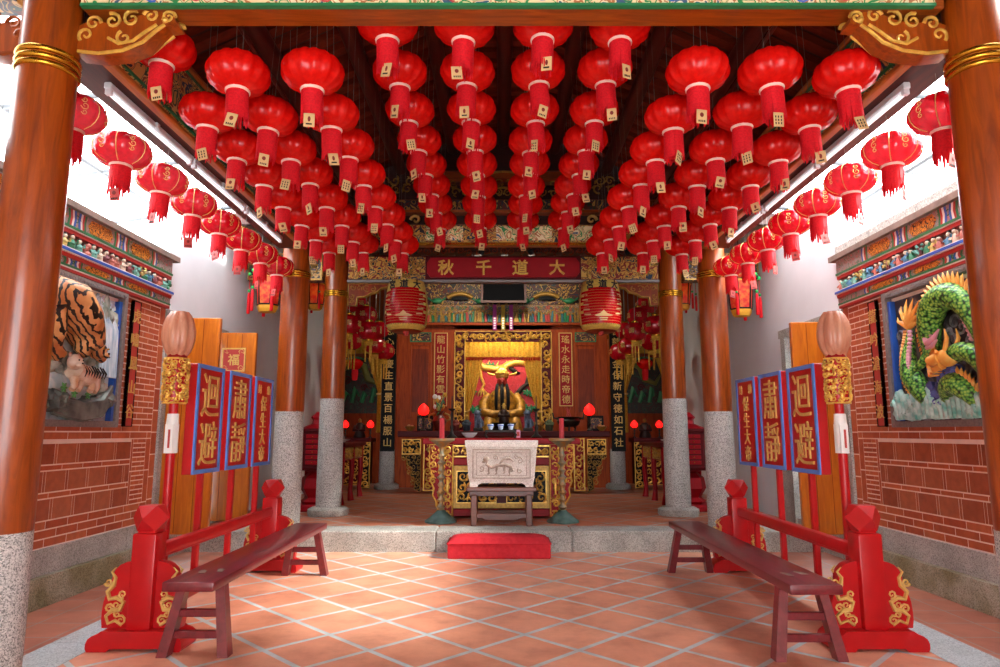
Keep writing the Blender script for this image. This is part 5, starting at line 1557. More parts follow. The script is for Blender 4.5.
# ================================================================== PALACE LANTERNS WITH TASSELS
def palace(x, y, z, label, s=1.0):
    o = thing('palace_lantern', label, 'lantern', (x, y, z), group='hexagonal palace lanterns')
    r1, r2, h = .17 * s, .135 * s, .38 * s
    m = MB(); m.lathe([(r2, 0), (r1 * .98, h)], n=6); b = m.build('paper_panels', MT['palace'] if 'palace' in MT else MT.setdefault('palace', fabric('printed red lantern paper', '#d02424', trans=.4, rough=.4, col2='#e07a30', scale=14)), o, 0)
    m = MB(); m.lathe([(r1 * 1.05, h), (r1 * 1.15, h + .02 * s), (r1 * .7, h + .1 * s), (r1 * .72, h + .2 * s), (r1 * .85, h + .22 * s), (r1 * .4, h + .26 * s)], n=6); m.build('top_tier', MT['palace'], o, 0)
    m = MB()
    for k in range(6):
        a = k * PI / 3; c, s_ = math.cos(a), math.sin(a)
        m.tube([(r2 * c, r2 * s_, 0), (r1 * c, r1 * s_, h), (r1 * 1.35 * c, r1 * 1.35 * s_, h + .03 * s), (r1 * 1.45 * c, r1 * 1.45 * s_, h + .09 * s)], .01 * s, 5)
        a2 = a + PI / 3; m.tube([(r2 * c, r2 * s_, 0), (r2 * math.cos(a2), r2 * math.sin(a2), 0)], .01 * s, 5); m.tube([(r1 * c, r1 * s_, h), (r1 * math.cos(a2), r1 * math.sin(a2), h)], .012 * s, 5)
    m.build('black_frame', MT['black'], o, 0)
    m = MB(); m.lathe([(r2 * 1.02, -.005), (r2 * .95, -.05 * s), (r2 * .8, -.09 * s)], n=6); m.lathe([(r1 * 1.02, h - .03 * s), (r1 * 1.04, h)], n=6, cap=False); m.build('yellow_skirt', mat('yellow paper %s' % label[:30], '#e0a020', rough=.6), o, 0)
    for k in range(6):
        a = k * PI / 3; px, py = r1 * 1.45 * math.cos(a), r1 * 1.45 * math.sin(a); zz = h + .08 * s
        m = MB(); m.tube([(px, py, zz), (px, py, zz - .3 * s)], .004, 4); m.ell((px, py, zz - .05 * s), (.026 * s, .026 * s, .026 * s), 8, 6, 1); m.ell((px, py, zz - .27 * s), (.02 * s, .02 * s, .02 * s), 8, 6, 1)
        m.lathe([(.012 * s, 0), (.02 * s, -.04 * s), (.022 * s, -.26 * s), (.014 * s, -.27 * s)], (px, py, zz - .3 * s), 8, 0)
        m.build('tassel', [MT['fringe'], MT['beadgreen'] if 'beadgreen' in MT else MT.setdefault('beadgreen', mat('jade green bead', '#1fbf5a', rough=.3))], o, 50)
    m = MB(); m.tube([(0, 0, h + .25 * s), (0, 0, 4.96 - z)], .006, 5); m.build('hanging_cord', MT['black'], o, 0)
    m = MB(); m.ell((0, -.0, h * .5), (.035, .035, .05), 10, 8); m.build('bulb', MT['warmbulb'], b, 50)
palace(-3.47, 9.65, 3.30, 'hexagonal red palace lantern with tassels before the white wall, tiger mural side', 1.15)
palace(-3.12, 10.9, 3.55, 'smaller hexagonal palace lantern between the two hall pillars, tiger mural side', .95)
palace(3.50, 9.65, 3.24, 'hexagonal red palace lantern with tassels before the white wall, dragon mural side', 1.15)
palace(2.98, 10.9, 3.55, 'smaller hexagonal palace lantern between the two hall pillars, dragon mural side', .95)

# ================================================================== SIDE TABLES, FORTUNE CABINETS
for sx in (-1, 1):
    q = SD[sx]
    o = thing('side_table', 'long maroon side table with gilded corner panels along the hall aisle, %s mural side' % q, 'table', (sx * 3.0, 12.2, ZF))
    m = MB(); m.cbox((0, 0, .99), (.72, 1.75, .07), .01); m.build('table_top', MT['darkred'], o, 30)
    m = MB(); m.box(-.29, .29, -.8, .8, .72, .96); m.build('apron', MT['midred'], o, 0)
    for e in (-1, 1):
        for w in (-1, 0, 1):
            m = MB(); m.tube([(e * .28, w * .76, .95), (e * .29, w * .76, .5), (e * .27, w * .76, .2), (e * .29, w * .76, .0)], [.055, .045, .04, .06], 10); m.build('leg', MT['midred'], o, 50)
    p = carved_panel(o, -.3, .3, .72, .95, -.82, 120 + sx, .1, .013, 'darkred')
    m = MB(); m.push(frame((-sx * .3, 0, 0), (0, -sx, 0), (0, 0, 1)))
    for k in (-1, 0, 1):
        border(m, k * .52 - .22, k * .52 + .22, .74, .94, .02, 0, .02); scrolls(m, k * .52 - .2, k * .52 + .2, .76, .92, .1, .013, 130 + k, .01)
    m.pop(); m.build('gilt_scroll', MT['oldgold'], o, 50)
    for k, (dy, dx) in enumerate(((-.5, -.12 * sx), (.2, .05))):
        c = thing('porcelain_dish', 'pale dish on the %s mural side hall table, %s to the court' % (q, 'closer' if k == 0 else 'farther'), 'dish', (sx * 3.0 + dx, 12.2 + dy, ZF + 1.026))
        m = MB(); m.lathe([(.06, 0), (.065, .012), (.13, .035), (.15, .05), (.14, .05), (.06, .018), (.002, .016)], n=24); m.build('dish_body', MT['white_paint'], c, 50)
        m = MB(); m.lathe([(.05, .02), (.05, .09), (.03, .12), (.03, .15), (.002, .15)], n=14); m.build('offering', MT['greypaint'], c, 50)
    o = thing('fortune_cabinet', 'red slatted fortune drawer cabinet on a vase pedestal behind the step pillar, %s mural side' % q, 'cabinet', (sx * 2.95, 10.75, ZF))
    m = MB(); m.cbox((0, 0, .05), (.62, .62, .1), .02); m.lathe([(.2, .1), (.24, .14), (.16, .2), (.25, .34), (.22, .5), (.12, .58), (.24, .62)], n=6); m.build('pedestal', MT['midred'], o, 20)
    m = MB(); m.lathe([(.33, .62), (.34, .66), (.31, .68), (.31, 1.2), (.34, 1.22), (.34, 1.26)], n=6); b = m.build('drawer_body', MT['darkred'], o, 0)
    for k in range(6):
        for j in range(6):
            a = k * 60 + 30
            m = MB(); m.push(RZ(a) @ T(.268, 0, .72 + j * .08)); m.cbox((0, 0, .02), (.02, .22, .06), .005); m.ell((.016, 0, .02), (.01, .012, .01), 6, 5, 1); m.pop(); m.build('drawer', [MT['midred'], MT['brass']], b, 0)
    m = MB(); m.lathe([(.3, 1.26), (.1, 1.34), (.09, 1.4), (.12, 1.44), (.04, 1.52), (.004, 1.53)], n=6); m.build('cabinet_lid', MT['midred'], o, 20)

# ================================================================== DOOR LEAVES SWUNG OPEN
def leaf(sx, y, z1, label, x0=3.35, w=.58, diamond=False):
    o = thing('door_leaf', label, 'door', (sx * (x0 + w / 2), y, ZF + .06), group='orange doors of the side doorways')
    h = z1 - ZF - .06
    m = MB(); m.cbox((0, 0, h / 2), (w, .06, h), .008); m.build('door_board', MT['door'], o, 20)
    for e in (-1, 1):
        m = MB(); m.push(FRONT(0, e * .031, 0) if e < 0 else frame((0, .031, 0), (-1, 0, 0), (0, 0, 1)))
        for x in (-.1, .1): m.box(x * w * 1.7 - .003, x * w * 1.7 + .003, .02, h - .02, -.002, .0015)
        m.pop(); m.build('board_joint', MT['panelwood'], o, 0)
    for zz in (.35, h - .4):
        m = MB(); m.cbox((sx * .0, .045, zz), (w - .06, .035, .07), .006); m.build('batten', MT['door'], o, 20)
    m = MB(); m.push(FRONT(-sx * (w / 2 - .08), -.035, 1.0)); m.ell((0, 0, 0), (.035, .035, .012), 14, 6); m.tube([(0.025 * math.cos(a), -.02 + .03 * math.sin(a), .02) for a in [i * .5236 for i in range(12)]], .005, 5, closed=True); m.pop(); m.build('ring_handle', MT['brass'], o, 50)
    if diamond:
        p = thing('door_paper', 'red and gold festive paper pasted on the rear orange door leaf', 'paper', (sx * (x0 + w / 2), y - .034, 2.42))
        m = MB(); m.push(FRONT(0, 0, 0)); m.box(-.16, .16, -.16, .16, 0, .006); m.pop(); b = m.build('paper_sheet', MT['redpaint'], p, 0)
        m = MB(); m.push(FRONT(0, -.004, 0)); border(m, -.16, .16, -.16, .16, .02, 0, .006)
        for a in (-1, 1):
            for c in (-1, 1): scrolls(m, *sorted((a * .07, a * .15)), *sorted((c * .07, c * .15)), .08, .006, 3)
        m.pop(); m.text('福', FRONT(0, -.006, 0), .16, .003, .02); m.build('gold_print', MT['goldmatte'], b, 0)
leaf(-1, 7.8, 2.79, 'orange wooden door leaf standing open beside the tiger mural brick wall')
leaf(-1, 8.98, 2.79, 'orange wooden door leaf with red festive paper at the far tiger side door jamb', diamond=True)
leaf(1, 7.8, 2.74, 'orange wooden door leaf standing open beside the dragon mural brick wall', 3.38, .54)

# ================================================================== WALL FRIEZES
def frieze(sx):
    o = thing('wall_frieze', 'banded painted frieze with small relief figures along the top of the %s mural wall' % SD[sx], 'frieze', (sx * 3.95, 5.4, 0))
    M0 = frame((0, 0, 0), (0, -sx, 0), (0, 0, 1))
    L = 2.24
    def band(name, z0, z1, d, mt_):
        m = MB(); m.push(M0); m.box(-L, L, z0, z1, -.02, d); m.pop(); return m.build(name, MT[mt_], o, 0)
    b1 = band('upper_band', 3.285, 3.44, .05, 'flowerband')
    band('green_stripe', 3.262, 3.285, .065, 'green'); band('white_stripe', 3.252, 3.262, .06, 'white_paint')
    band('red_stripe', 3.215, 3.252, .05, 'redpaint')
    pn = band('figure_panel', 3.075, 3.215, .0, 'cornice')
    band('white_stripe', 3.066, 3.076, .085, 'white_paint'); band('blue_stripe', 3.04, 3.066, .09, 'blue'); band('white_stripe', 3.03, 3.04, .085, 'white_paint'); band('red_stripe', 2.995, 3.03, .065, 'redpaint')
    b2 = band('lower_band', 2.93, 2.995, .05, 'flowerband'); band('green_stripe', 2.912, 2.93, .06, 'green'); band('white_stripe', 2.9, 2.912, .055, 'white_paint'); band('red_stripe', 2.875, 2.9, .05, 'redpaint')
    for b, z0, z1 in ((b1, 3.285, 3.44), (b2, 2.93, 2.995)):
        m = MB(); m.push(M0)
        zc = (z0 + z1) / 2; hh = (z1 - z0) / 2 * .8
        for k in range(-3, 4):
            c = k * .72 + .1
            if abs(c) > 1.75: continue
            m.prism([(c - .2, zc), (c - .15, zc + hh), (c + .15, zc + hh), (c + .2, zc), (c + .15, zc - hh), (c - .15, zc - hh)], .04, .056, 0)
            for e in (-1, 1):
                for i, mi_ in enumerate((4, 1, 3, 2)): m.prism([(c + e * (.225 + i * .028), z0 + .004), (c + e * (.25 + i * .028), z0 + .004), (c + e * (.262 + i * .028), zc), (c + e * (.25 + i * .028), z1 - .004), (c + e * (.225 + i * .028), z1 - .004), (c + e * (.237 + i * .028), zc)], .045, .054, mi_)
            spiral(m, (c + .36, zc, .05), hh * .8, 1.2, k, 1, .006, 5, 4, 9)
        m.pop(); m.build('painted_motifs', [MT['lozenge'], MT['redpaint'], MT['blue'], MT['white_paint'], MT['green'], MT['green']], b, 0)
    cols = [MT['fig%d' % i] if 'fig%d' % i in MT else MT.setdefault('fig%d' % i, mat('figure paint %d' % i, c, rough=.5, var=.3, scale=40)) for i, c in enumerate(('#3f8f6a', '#e6d8c0', '#c87a6a', '#5a8fb0', '#d8c070', '#8a4a50', '#7ac0b0'))]
    rnd = random.Random(15 + sx)
    x = -L + .08; k = 0
    while x < L - .05:
        m = MB(); m.push(M0 @ T(x, 3.07, .03)); c = rnd.randrange(7); t_ = rnd.random()
        if t_ < .6:
            h_ = rnd.uniform(.10, .125); lean = rnd.uniform(-.02, .02)
            m.tube([(0, 0, 0), (lean * .4, h_ * .5, .01), (lean, h_ * .78, .012)], [.042, .034, .02], 8, 0)
            m.ell((lean, h_ * .78 + .025, .016), (.02, .022, .02), 8, 6, 1)
            m.tube([(lean - .03, h_ * .7, .01), (lean - .05, h_ * .5, .03), (lean - .01, h_ * .45, .045)], .011, 6, 0)
            m.tube([(lean + .03, h_ * .7, .01), (lean + .055, h_ * .62, .03), (lean + .05, h_ * .9, .03)], .011, 6, 0)
            m.ell((lean, h_ * .78 + .045, .014), (.016, .014, .016), 7, 5, 2)
            mats_ = [cols[c], cols[1], MT['inkblack']]
        elif t_ < .82:
            for i in range(7): m.ell((rnd.uniform(-.04, .04), rnd.uniform(.02, .11), rnd.uniform(0, .03)), (.035, .028, .025), 7, 5, 0, .2, rnd)
            mats_ = [cols[c]]
        else:
            m.tube([(0, 0, 0), (.01, .06, .01), (-.01, .11, .02)], [.02, .014, .01], 6, 1)
            for i in range(14): m.ell((rnd.uniform(-.06, .06), rnd.uniform(.05, .13), rnd.uniform(.0, .04)), (.018, .012, .014), 6, 4, 0)
            mats_ = [cols[rnd.choice((0, 4, 6))], cols[5]]
        m.pop(); m.build('relief_figure', mats_, o, 60)
        x += rnd.uniform(.085, .12); k += 1
for sx in (-1, 1): frieze(sx)

# ================================================================== MURALS
def mural_base(sx, label):
    o = thing('relief_mural', label, 'mural', (sx * 3.95, 5.81, 0))
    M0 = frame((0, 0, 0), (0, -sx, 0), (0, 0, 1))          # x to the viewer's right
    hw, z0, z1 = .86, 1.56, 2.76
    m = MB(); m.push(M0); m.box(-hw, hw, z0, z1, -.02, .005); m.pop()
    m.build('back_panel', MT['mural_l'] if sx < 0 else MT['mural_r'], o, 0)
    m = MB(); m.push(M0); border(m, -hw - .085, hw + .085, z0 - .06, z1 + .1, .06, -.02, .07); m.pop(); f = m.build('stone_frame', MT['framestone'], o, 0)
    m = MB(); m.push(M0)
    for zz in (z1 + .055,):
        k = -hw
        while k < hw:
            for (a, b, c, d) in ((0, .05, .0, .006), (0, .006, 0, .03), (.045, .051, 0, .03), (.012, .04, .018, .024)): m.box(k + a, k + b, zz + c - .01, zz + d - .01, .065, .076)
            k += .066
    m.pop(); m.build('fret_carving', MT['greypaint'], f, 0)
    for e in (-1, 1):
        m = MB(); m.push(M0); m.box(*sorted((e * (hw - .04), e * hw)), z0, z1, 0, .06); m.pop(); m.build('blue_inner_edge', MT['blue'], f, 0)
    return o, M0
t = NT('cloudy mural paint')
nz = t.n('TexNoise', Scale=3.2, Detail=5.0, Distortion=1.2); t.l(t.pos(), nz.inputs['Vector'])
t.l(t.ramp(nz.outputs['Fac'], [(.3, lin('#3f5a6a')), (.42, lin('#b8d4dc')), (.55, lin('#e4eef0')), (.7, lin('#a8c8d4'))]), t.b.inputs['Base Color']); t.b.inputs['Roughness'].default_value = .6
MT['mural_l'] = t.m
t = NT('stormy mural paint')
nz = t.n('TexNoise', Scale=3.0, Detail=4.0, Distortion=1.0); t.l(t.pos(), nz.inputs['Vector'])
t.l(t.ramp(nz.outputs['Fac'], [(.3, lin('#1c1e22')), (.5, lin('#45484e')), (.62, lin('#8a8d94')), (.75, lin('#c8ccd2'))]), t.b.inputs['Base Color']); t.b.inputs['Roughness'].default_value = .6
MT['mural_r'] = t.m
def striped(name, c0, c1, scale, axisrot):
    t = NT(name)
    wv = t.n('TexWave', Scale=scale, Distortion=5.0); wv.inputs['Detail'].default_value = 2; wv.inputs['Detail Scale'].default_value = 1.4
    t.l(t.pos(rot=axisrot), wv.inputs['Vector'])
    nz = t.n('TexNoise', Scale=5.0); t.l(t.pos(), nz.inputs['Vector'])
    a = t.ramp(nz.outputs['Fac'], [(.35, lin(c0)), (.65, lin('#e8b070'))])
    mx = t.n('MixRGB'); t.l(t.ramp(wv.outputs['Color'], [(.24, (1, 1, 1, 1)), (.34, (0, 0, 0, 1))]), mx.inputs[0]); t.l(a, mx.inputs[1]); mx.inputs[2].default_value = lin(c1)
    t.l(mx.outputs[0], t.b.inputs['Base Color']); t.b.inputs['Roughness'].default_value = .45
    return t.m
MT['tiger'] = striped('striped tiger coat', '#b06a34', '#191310', 8.0, (R(25), 0, 0))
MT['rock'] = mat('painted rock', '#7f8a80', rough=.6, col2='#262c2a', scale=6)
MT['rockpale'] = mat('painted pale rock', '#c0c8b8', rough=.6, col2='#59645a', scale=7)
MT['fall'] = mat('painted waterfall', '#e8f4f8', rough=.4, col2='#8fb8cc', scale=9, stretch=(3, 3, .5))
MT['palefur'] = mat('pale tiger fur', '#e8d8c4', rough=.5, col2='#c08858', scale=9)
# ---- tiger
o, M0 = mural_base(-1, 'large relief mural of a striped tiger on rocks above its cub, on the brick wall')
def L_(y): return y - 5.81
m = MB(); m.push(M0)
m.tube([(L_(5.42), 2.5, .03), (L_(5.6), 2.6, .07), (L_(5.78), 2.58, .1), (L_(5.93), 2.46, .11), (L_(6.05), 2.33, .11), (L_(6.13), 2.24, .12)], [.1, .2, .215, .2, .16, .12], 20)
m.tube([(L_(5.5), 2.5, .1), (L_(5.55), 2.3, .12), (L_(5.62), 2.16, .1), (L_(5.7), 2.1, .12)], [.15, .12, .075, .06], 12)
m.tube([(L_(6.02), 2.36, .12), (L_(5.98), 2.26, .14), (L_(5.95), 2.2, .13), (L_(6.03), 2.165, .13)], [.12, .08, .06, .05], 12)
m.tube([(L_(6.1), 2.3, .12), (L_(6.2), 2.22, .14), (L_(6.22), 2.16, .13), (L_(6.28), 2.14, .14)], [.09, .07, .05, .045], 12)
m.tube([(L_(5.45), 2.52, .04), (L_(5.28), 2.45, .06), (L_(5.2), 2.3, .06), (L_(5.3), 2.2, .06)], [.05, .04, .035, .025], 8)
m.pop(); tb = m.build('tiger_body', MT['tiger'], o, 80)
m = MB(); m.push(M0 @ T(L_(6.16), 2.2, .16))
m.ell((0, 0, 0), (.09, .085, .075), 16, 12); m.ell((.02, -.04, .05), (.05, .035, .045), 12, 8)
for q in (-1, 1): m.ell((q * .065, .075, -.01), (.026, .03, .014), 8, 6)
m.pop(); m.build('tiger_head', MT['tiger'], tb, 70)
m = MB(); m.push(M0 @ T(L_(6.16), 2.2, .16))
for q in (-1, 1): m.ell((q * .035 + .01, .02, .07), (.013, .01, .008), 8, 6, 0); m.ell((q * .035 + .01, .02, .077), (.005, .008, .004), 6, 5, 1)
m.ell((.02, -.025, .095), (.014, .01, .008), 8, 5, 1); m.tube([(-.015, -.055, .085), (.02, -.062, .092), (.055, -.055, .085)], .005, 5, 1)
m.pop(); m.build('tiger_face', [MT['yellowcloth'], MT['inkblack']], tb, 50)
m = MB(); m.push(M0)
m.tube([(L_(6.28), 1.93, .06), (L_(6.15), 1.96, .1), (L_(6.0), 1.97, .11), (L_(5.9), 2.0, .12)], [.07, .095, .095, .08], 14)
m.ell((L_(5.86), 2.065, .15), (.075, .07, .06), 14, 10); m.ell((L_(5.845), 2.04, .2), (.035, .026, .03), 10, 7)
for q in (-1, 1): m.ell((L_(5.86) + q * .055, 2.125, .14), (.022, .024, .012), 8, 6)
for xx in (5.9, 5.98, 6.15, 6.22): m.tube([(L_(xx), 1.93, .13), (L_(xx) - .02, 1.86, .15), (L_(xx) - .05, 1.82, .15)], [.04, .03, .028], 8)
m.tube([(L_(6.3), 1.93, .06), (L_(6.36), 1.98, .07), (L_(6.33), 2.05, .07)], [.03, .022, .012], 7)
m.pop(); cb = m.build('cub_body', MT['palefur'], o, 80)
m = MB(); m.push(M0)
for q in (-1, 1): m.ell((L_(5.855) + q * .026, 2.08, .205), (.009, .008, .006), 6, 5)
m.ell((L_(5.845), 2.05, .228), (.01, .008, .006), 6, 5)
for k in range(8): m.tube([(L_(5.95 + k * .042), 2.05 - .006 * (k % 3), .17), (L_(5.955 + k * .042), 1.99, .205), (L_(5.945 + k * .042), 1.94, .195)], [.006, .009, .003], 5)
m.pop(); m.build('cub_markings', MT['inkblack'], cb, 50)
rnd = random.Random(9)
m = MB(); m.push(M0)
for k in range(60):
    x = rnd.uniform(5.02, 6.6); y = 1.64 + .1 * rnd.random() + .06 * math.sin(x * 9); m.ell((L_(x), y, .03), (rnd.uniform(.06, .14), rnd.uniform(.03, .09), rnd.uniform(.03, .09)), 9, 6, 0, .25, rnd)
for k in range(5): m.tube([(L_(5.75 + .0 * k), 1.76 - k * .035, .06), (L_(6.1), 1.70 - k * .03, .1), (L_(6.4), 1.74 - k * .03, .09), (L_(6.6), 1.9 - k * .035, .06)], [.02, .035, .035, .02], 6)
m.pop(); m.build('lower_rocks', MT['rock'], o, 35)
m = MB(); m.push(M0)
for k in range(34):
    x = rnd.uniform(5.2, 6.4); y = 2.06 + rnd.uniform(-.05, .06); m.ell((L_(x), y, .03), (rnd.uniform(.05, .1), rnd.uniform(.03, .08), rnd.uniform(.03, .06)), 9, 6, 0, .25, rnd)
for k in range(30):
    x = rnd.uniform(6.38, 6.62); y = rnd.uniform(1.8, 2.7); m.ell((L_(x), y, .02), (rnd.uniform(.03, .06), rnd.uniform(.05, .12), rnd.uniform(.03, .06)), 8, 6, 0, .25, rnd)
m.pop(); m.build('cliff_rocks', MT['rockpale'], o, 35)
m = MB(); m.push(M0)
for k in range(9):
    x = 6.36 + .028 * k; m.tube([(L_(x - .06), 2.62 + .02 * (k % 3), .03), (L_(x), 2.45, .07), (L_(x + .01), 2.2, .075), (L_(x), 1.98, .08)], [.012, .02, .02, .024], 6)
for (x, y) in ((6.2, 2.62), (6.32, 2.55), (6.1, 2.68), (6.28, 2.7), (6.42, 2.64)):
    for k in range(4): spiral(m, (L_(x) + .04 * k, y + .03 * (k % 2), .03), .045, 1.2, k * 2, 1, .016, 0, 5, 10)
m.pop(); m.build('waterfall', MT['fall'], o, 50)
m = MB(); m.push(M0)
for (x, y) in ((6.33, 2.32), (6.3, 2.38), (6.36, 2.4), (6.0, 1.8), (6.2, 1.8), (5.85, 1.84)):
    for k in range(6): m.push(T(L_(x), y, .08) @ RZ(k * 60)); m.ell((.025, 0, 0), (.028, .01, .008), 6, 4); m.pop()
m.pop(); m.build('green_leaves', mat('mural leaf green', '#5fae5a', rough=.5), o, 40)
# ---- dragon
o, M0 = mural_base(1, 'large relief mural of a green dragon with orange spines over waves, on the brick wall')
def D_(y): return 5.81 - y
def scales(name, c0, c1):
    t = NT(name)
    v = t.n('TexVoronoi', Scale=38.0); t.l(t.pos(), v.inputs['Vector'])
    t.l(t.ramp(v.outputs['Distance'], [(.12, lin(c0)), (.55, lin(c1)), (.75, lin('#16381c'))]), t.b.inputs['Base Color']); t.b.inputs['Roughness'].default_value = .35
    t.bump(v.outputs['Distance'], .5, .01)
    return t.m
MT['scale'] = scales('green dragon scales', '#b0d860', '#4fa040')
MT['orange'] = mat('orange painted flame', '#f0902a', rough=.45, col2='#f0c060', scale=12)
MT['belly'] = mat('pink belly ridge', '#e8a8b8', rough=.45, var=.2)
MT['wavepaint'] = mat('pale sea green wave', '#cfeee4', rough=.4, col2='#5fb8a8', scale=14)
MT['violetrock'] = mat('violet blue rock', '#6f7fd0', rough=.5, col2='#3a3a6a', scale=8)
def dragon_tube(m, P, rr):
    m.tube([(D_(y), z, w) for y, z, w in P], rr, 16)
def smooth_path(P, n=5):
    out = []
    for i in range(len(P) - 1):
        p0 = P[max(0, i - 1)]; p1 = P[i]; p2 = P[i + 1]; p3 = P[min(len(P) - 1, i + 2)]
        for k in range(n):
            t_ = k / n
            out.append(tuple(.5 * (2 * b + (c - a) * t_ + (2 * a - 5 * b + 4 * c - d) * t_ ** 2 + (3 * b - a - 3 * c + d) * t_ ** 3) for a, b, c, d in zip(p0, p1, p2, p3)))
    out.append(tuple(P[-1])); return out
tailP = smooth_path([(6.36, 2.46, .04), (6.33, 2.32, .07), (6.345, 2.15, .09), (6.32, 2.0, .1), (6.23, 1.87, .09), (6.14, 1.76, .05)])
humpP = smooth_path([(6.02, 2.1, .05), (6.0, 2.25, .09), (5.94, 2.45, .12), (5.82, 2.58, .13), (5.66, 2.62, .13), (5.5, 2.55, .12), (5.4, 2.38, .1), (5.36, 2.2, .08)])
coilP = smooth_path([(5.9, 1.7, .04), (5.8, 1.82, .1), (5.68, 1.86, .12), (5.55, 1.78, .1), (5.5, 1.66, .05)])
neckP = smooth_path([(5.36, 1.7, .05), (5.28, 1.9, .1), (5.36, 2.05, .14), (5.5, 2.12, .16), (5.6, 2.1, .17)])
m = MB(); m.push(M0)
dragon_tube(m, tailP, [.02 + .075 * min(1, i / 16) for i in range(len(tailP))])
dragon_tube(m, humpP, [.06 + .06 * math.sin(PI * i / (len(humpP) - 1)) for i in range(len(humpP))])
dragon_tube(m, coilP, [.05 + .05 * math.sin(PI * i / (len(coilP) - 1)) for i in range(len(coilP))])
dragon_tube(m, neckP, [.09 - .02 * i / len(neckP) for i in range(len(neckP))])
dragon_tube(m, [(6.22, 1.62, .05), (6.3, 1.72, .08), (6.36, 1.76, .06)], [.03, .05, .02])
m.tube([(D_(5.98), 2.2, .1), (D_(6.03), 2.1, .14), (D_(6.08), 2.05, .16), (D_(6.13), 2.03, .17)], [.06, .045, .035, .03], 10)
for k in range(4): m.tube([(D_(6.12), 2.03, .17), (D_(6.16), 2.05 - k * .03, .2), (D_(6.15 - .01 * k), 2.0 - k * .03, .2)], [.016, .013, .004], 6)
m.pop(); db = m.build('dragon_body', MT['scale'], o, 80)
m = MB(); m.push(M0)
def spines(P, rr, sgn, ln):
    for i in range(2, len(P) - 1, 1):
        a, b = Vector(P[i - 1]), Vector(P[i + 1]); d = (b - a).normalized(); nrm = Vector((0, -d.z, d.y)) if False else Vector((d[1], -d[0], 0))
        p = Vector(P[i]); n2 = Vector((-d[1], d[0])) * sgn
        y, z = p[0] + n2[0] * rr(i), p[1] + n2[1] * rr(i)
        m.tube([(D_(y), z, p[2]), (D_(y + n2[0] * ln * .6 - d[0] * .02), z + n2[1] * ln * .6 - d[1] * .02, p[2] + .015), (D_(y + n2[0] * ln - d[0] * .05), z + n2[1] * ln - d[1] * .05, p[2])], [.024, .016, .002], 5)
spines(tailP, lambda i: .02 + .07 * min(1, i / 16), 1, .07)
spines(humpP, lambda i: .05 + .055 * math.sin(PI * i / (len(humpP) - 1)), -1, .11)
spines(coilP, lambda i: .05 + .04 * math.sin(PI * i / (len(coilP) - 1)), -1, .06)
for (dx, dz) in ((-.17, .1), (-.1, .2), (.0, .25), (.1, .24), (.18, .2), (.25, .12), (.2, .03)):
    m.tube([(D_(6.36), 2.45, .05), (D_(6.36) + dx * .45 + .02, 2.45 + dz * .5, .08), (D_(6.36) + dx * .85 - .01, 2.45 + dz * .85, .06), (D_(6.36) + dx, 2.45 + dz + .03, .05)], [.03, .024, .014, .002], 7)
m.tube([(D_(5.9), 2.12, .14), (D_(5.82), 2.05, .17), (D_(5.74), 2.12, .17), (D_(5.66), 2.04, .16)], [.04, .05, .04, .01], 8)
for k in range(6): m.tube([(D_(5.92 + .02 * k), 2.2 - .02 * k, .12), (D_(5.85 + .02 * k), 2.1 - .03 * k, .16), (D_(5.75), 2.02 - .015 * k, .15)], [.02, .016, .003], 6)
m.pop(); m.build('orange_spines', MT['orange'], db, 50)
m = MB(); m.push(M0)
for P, q in ((tailP, -1), (humpP, 1)):
    for i in range(3, len(P) - 1):
        a, b = Vector(P[i - 1]), Vector(P[i + 1]); d = (b - a).normalized(); p = Vector(P[i]); n2 = Vector((-d[1], d[0])) * q
        r_ = .055 if P is tailP else .07
        m.ell((D_(p[0] + n2[0] * r_), p[1] + n2[1] * r_, p[2] + .035), (.022, .022, .026), 7, 5)
m.tube([(D_(5.98), 2.3, .16), (D_(5.9), 2.24, .19), (D_(5.8), 2.27, .19), (D_(5.74), 2.34, .18)], [.02, .03, .024, .008], 8)
m.tube([(D_(5.92), 2.2, .18), (D_(5.82), 2.2, .2), (D_(5.76), 2.25, .19)], [.02, .02, .008], 8)
m.pop(); m.build('pink_belly', MT['belly'], db, 50)
m = MB(); m.push(M0 @ T(D_(5.64), 2.08, .19))
m.ell((0, 0, 0), (.1, .08, .07), 14, 10); m.tube([(-.05, .0, .03), (-.14, -.02, .05), (-.18, .0, .05)], [.06, .05, .035], 10); m.tube([(-.04, -.06, .03), (-.13, -.09, .04)], [.04, .025], 10)
for q in (-1, 1): m.tube([(.03, .06, q * .04), (.08, .16, q * .05), (.06, .24, q * .05)], [.022, .016, .004], 7); m.ell((-.05, .05, q * .045 + .02), (.022, .022, .02), 8, 6)
m.pop(); m.build('dragon_head', MT['orange'], db, 60)
m = MB(); m.push(M0)
rnd = random.Random(4)
for k in range(40):
    x = rnd.uniform(5.05, 6.62); y = 1.6 + rnd.uniform(0, .06); m.ell((D_(x), y, .05), (rnd.uniform(.04, .09), rnd.uniform(.03, .07), rnd.uniform(.04, .08)), 9, 6, 0, .2, rnd)
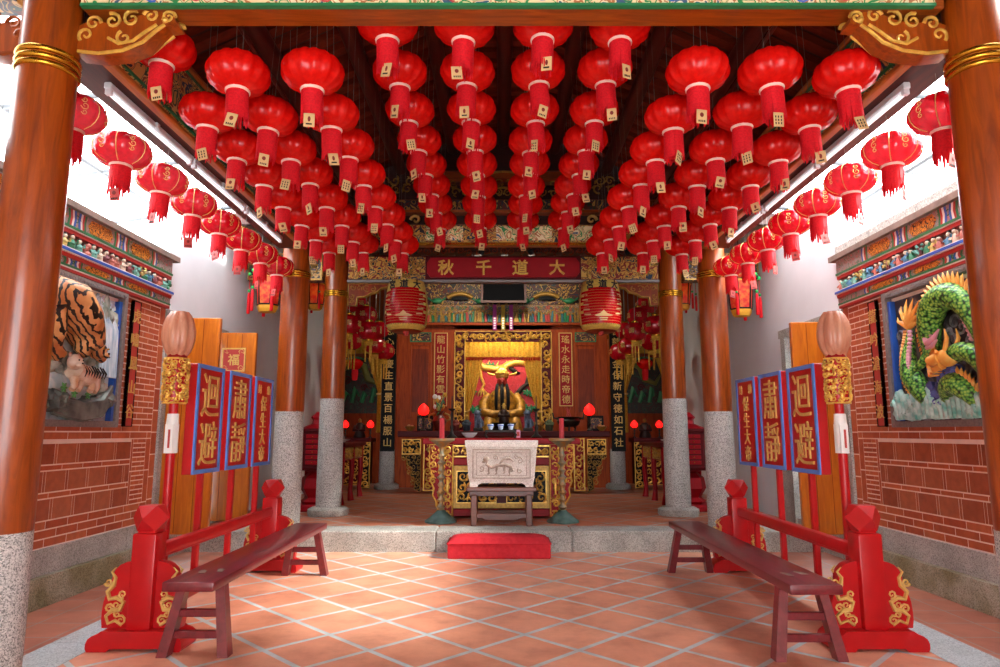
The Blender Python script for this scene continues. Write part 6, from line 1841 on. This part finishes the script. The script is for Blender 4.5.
for k in range(26):
    x = 5.1 + k * .06; h_ = .1 + .1 * abs(math.sin(x * 4.2)) + (.12 if 6.05 < x < 6.2 else 0) + (.06 if 6.42 < x < 6.55 else 0)
    m.tube([(D_(x), 1.58, .07), (D_(x - .02), 1.6 + h_ * .6, .1), (D_(x + .03), 1.6 + h_, .1), (D_(x + .07), 1.6 + h_ * .85, .1)], [.045, .035, .025, .008], 8)
    spiral(m, (D_(x + .05), 1.6 + h_ * .8, .11), .03, 1.1, k, 1, .011, 0, 5, 9)
m.pop(); m.build('sea_waves', MT['wavepaint'], o, 50)
m = MB(); m.push(M0)
for k in range(16): m.ell((D_(5.84 + rnd.uniform(-.17, .17)), 1.96 + rnd.uniform(-.05, .05), .1), (rnd.uniform(.05, .09), rnd.uniform(.03, .06), .06), 9, 6, 0, .25, rnd)
for k in range(10): m.ell((D_(6.0 + rnd.uniform(-.08, .08)), 1.78 + rnd.uniform(-.1, .08), .07), (.05, .06, .05), 8, 6, 0, .3, rnd)
m.pop(); m.build('violet_rock', MT['violetrock'], o, 35)
m = MB(); m.push(M0)
for k in range(46):
    x = rnd.uniform(5.0, 6.58); y = rnd.uniform(1.9, 2.7)
    if 6.2 < x < 6.5 and y < 2.5: x -= .22
    spiral(m, (D_(x), y, .01), rnd.uniform(.04, .09), 1.1, rnd.uniform(0, 6), rnd.choice((-1, 1)), rnd.uniform(.012, .022), 0, 6, 11)
m.lathe([(.05, -.02), (.04, .01), (.0, .03)], (D_(5.76), 2.1, .19), 12)
m.pop(); m.build('storm_clouds', mat('grey white cloud paint', '#a8acb4', rough=.5, col2='#33363c', scale=7), o, 50)
# ---- couplet strips beside the murals
for sx, txt in ((-1, '虎嘯鳳山谷'), (1, '龍吟滄海波')):
    M = (TIGER if sx < 0 else DRAGON)(sx * 3.94, 6.985, 2.17)
    couplet('wall_couplet', 'narrow red couplet strip beside the %s mural on the side nearer the hall' % SD[sx], txt, M, .14, 1.32, .16, 'redpaint', 'black', 'goldmatte', .0)
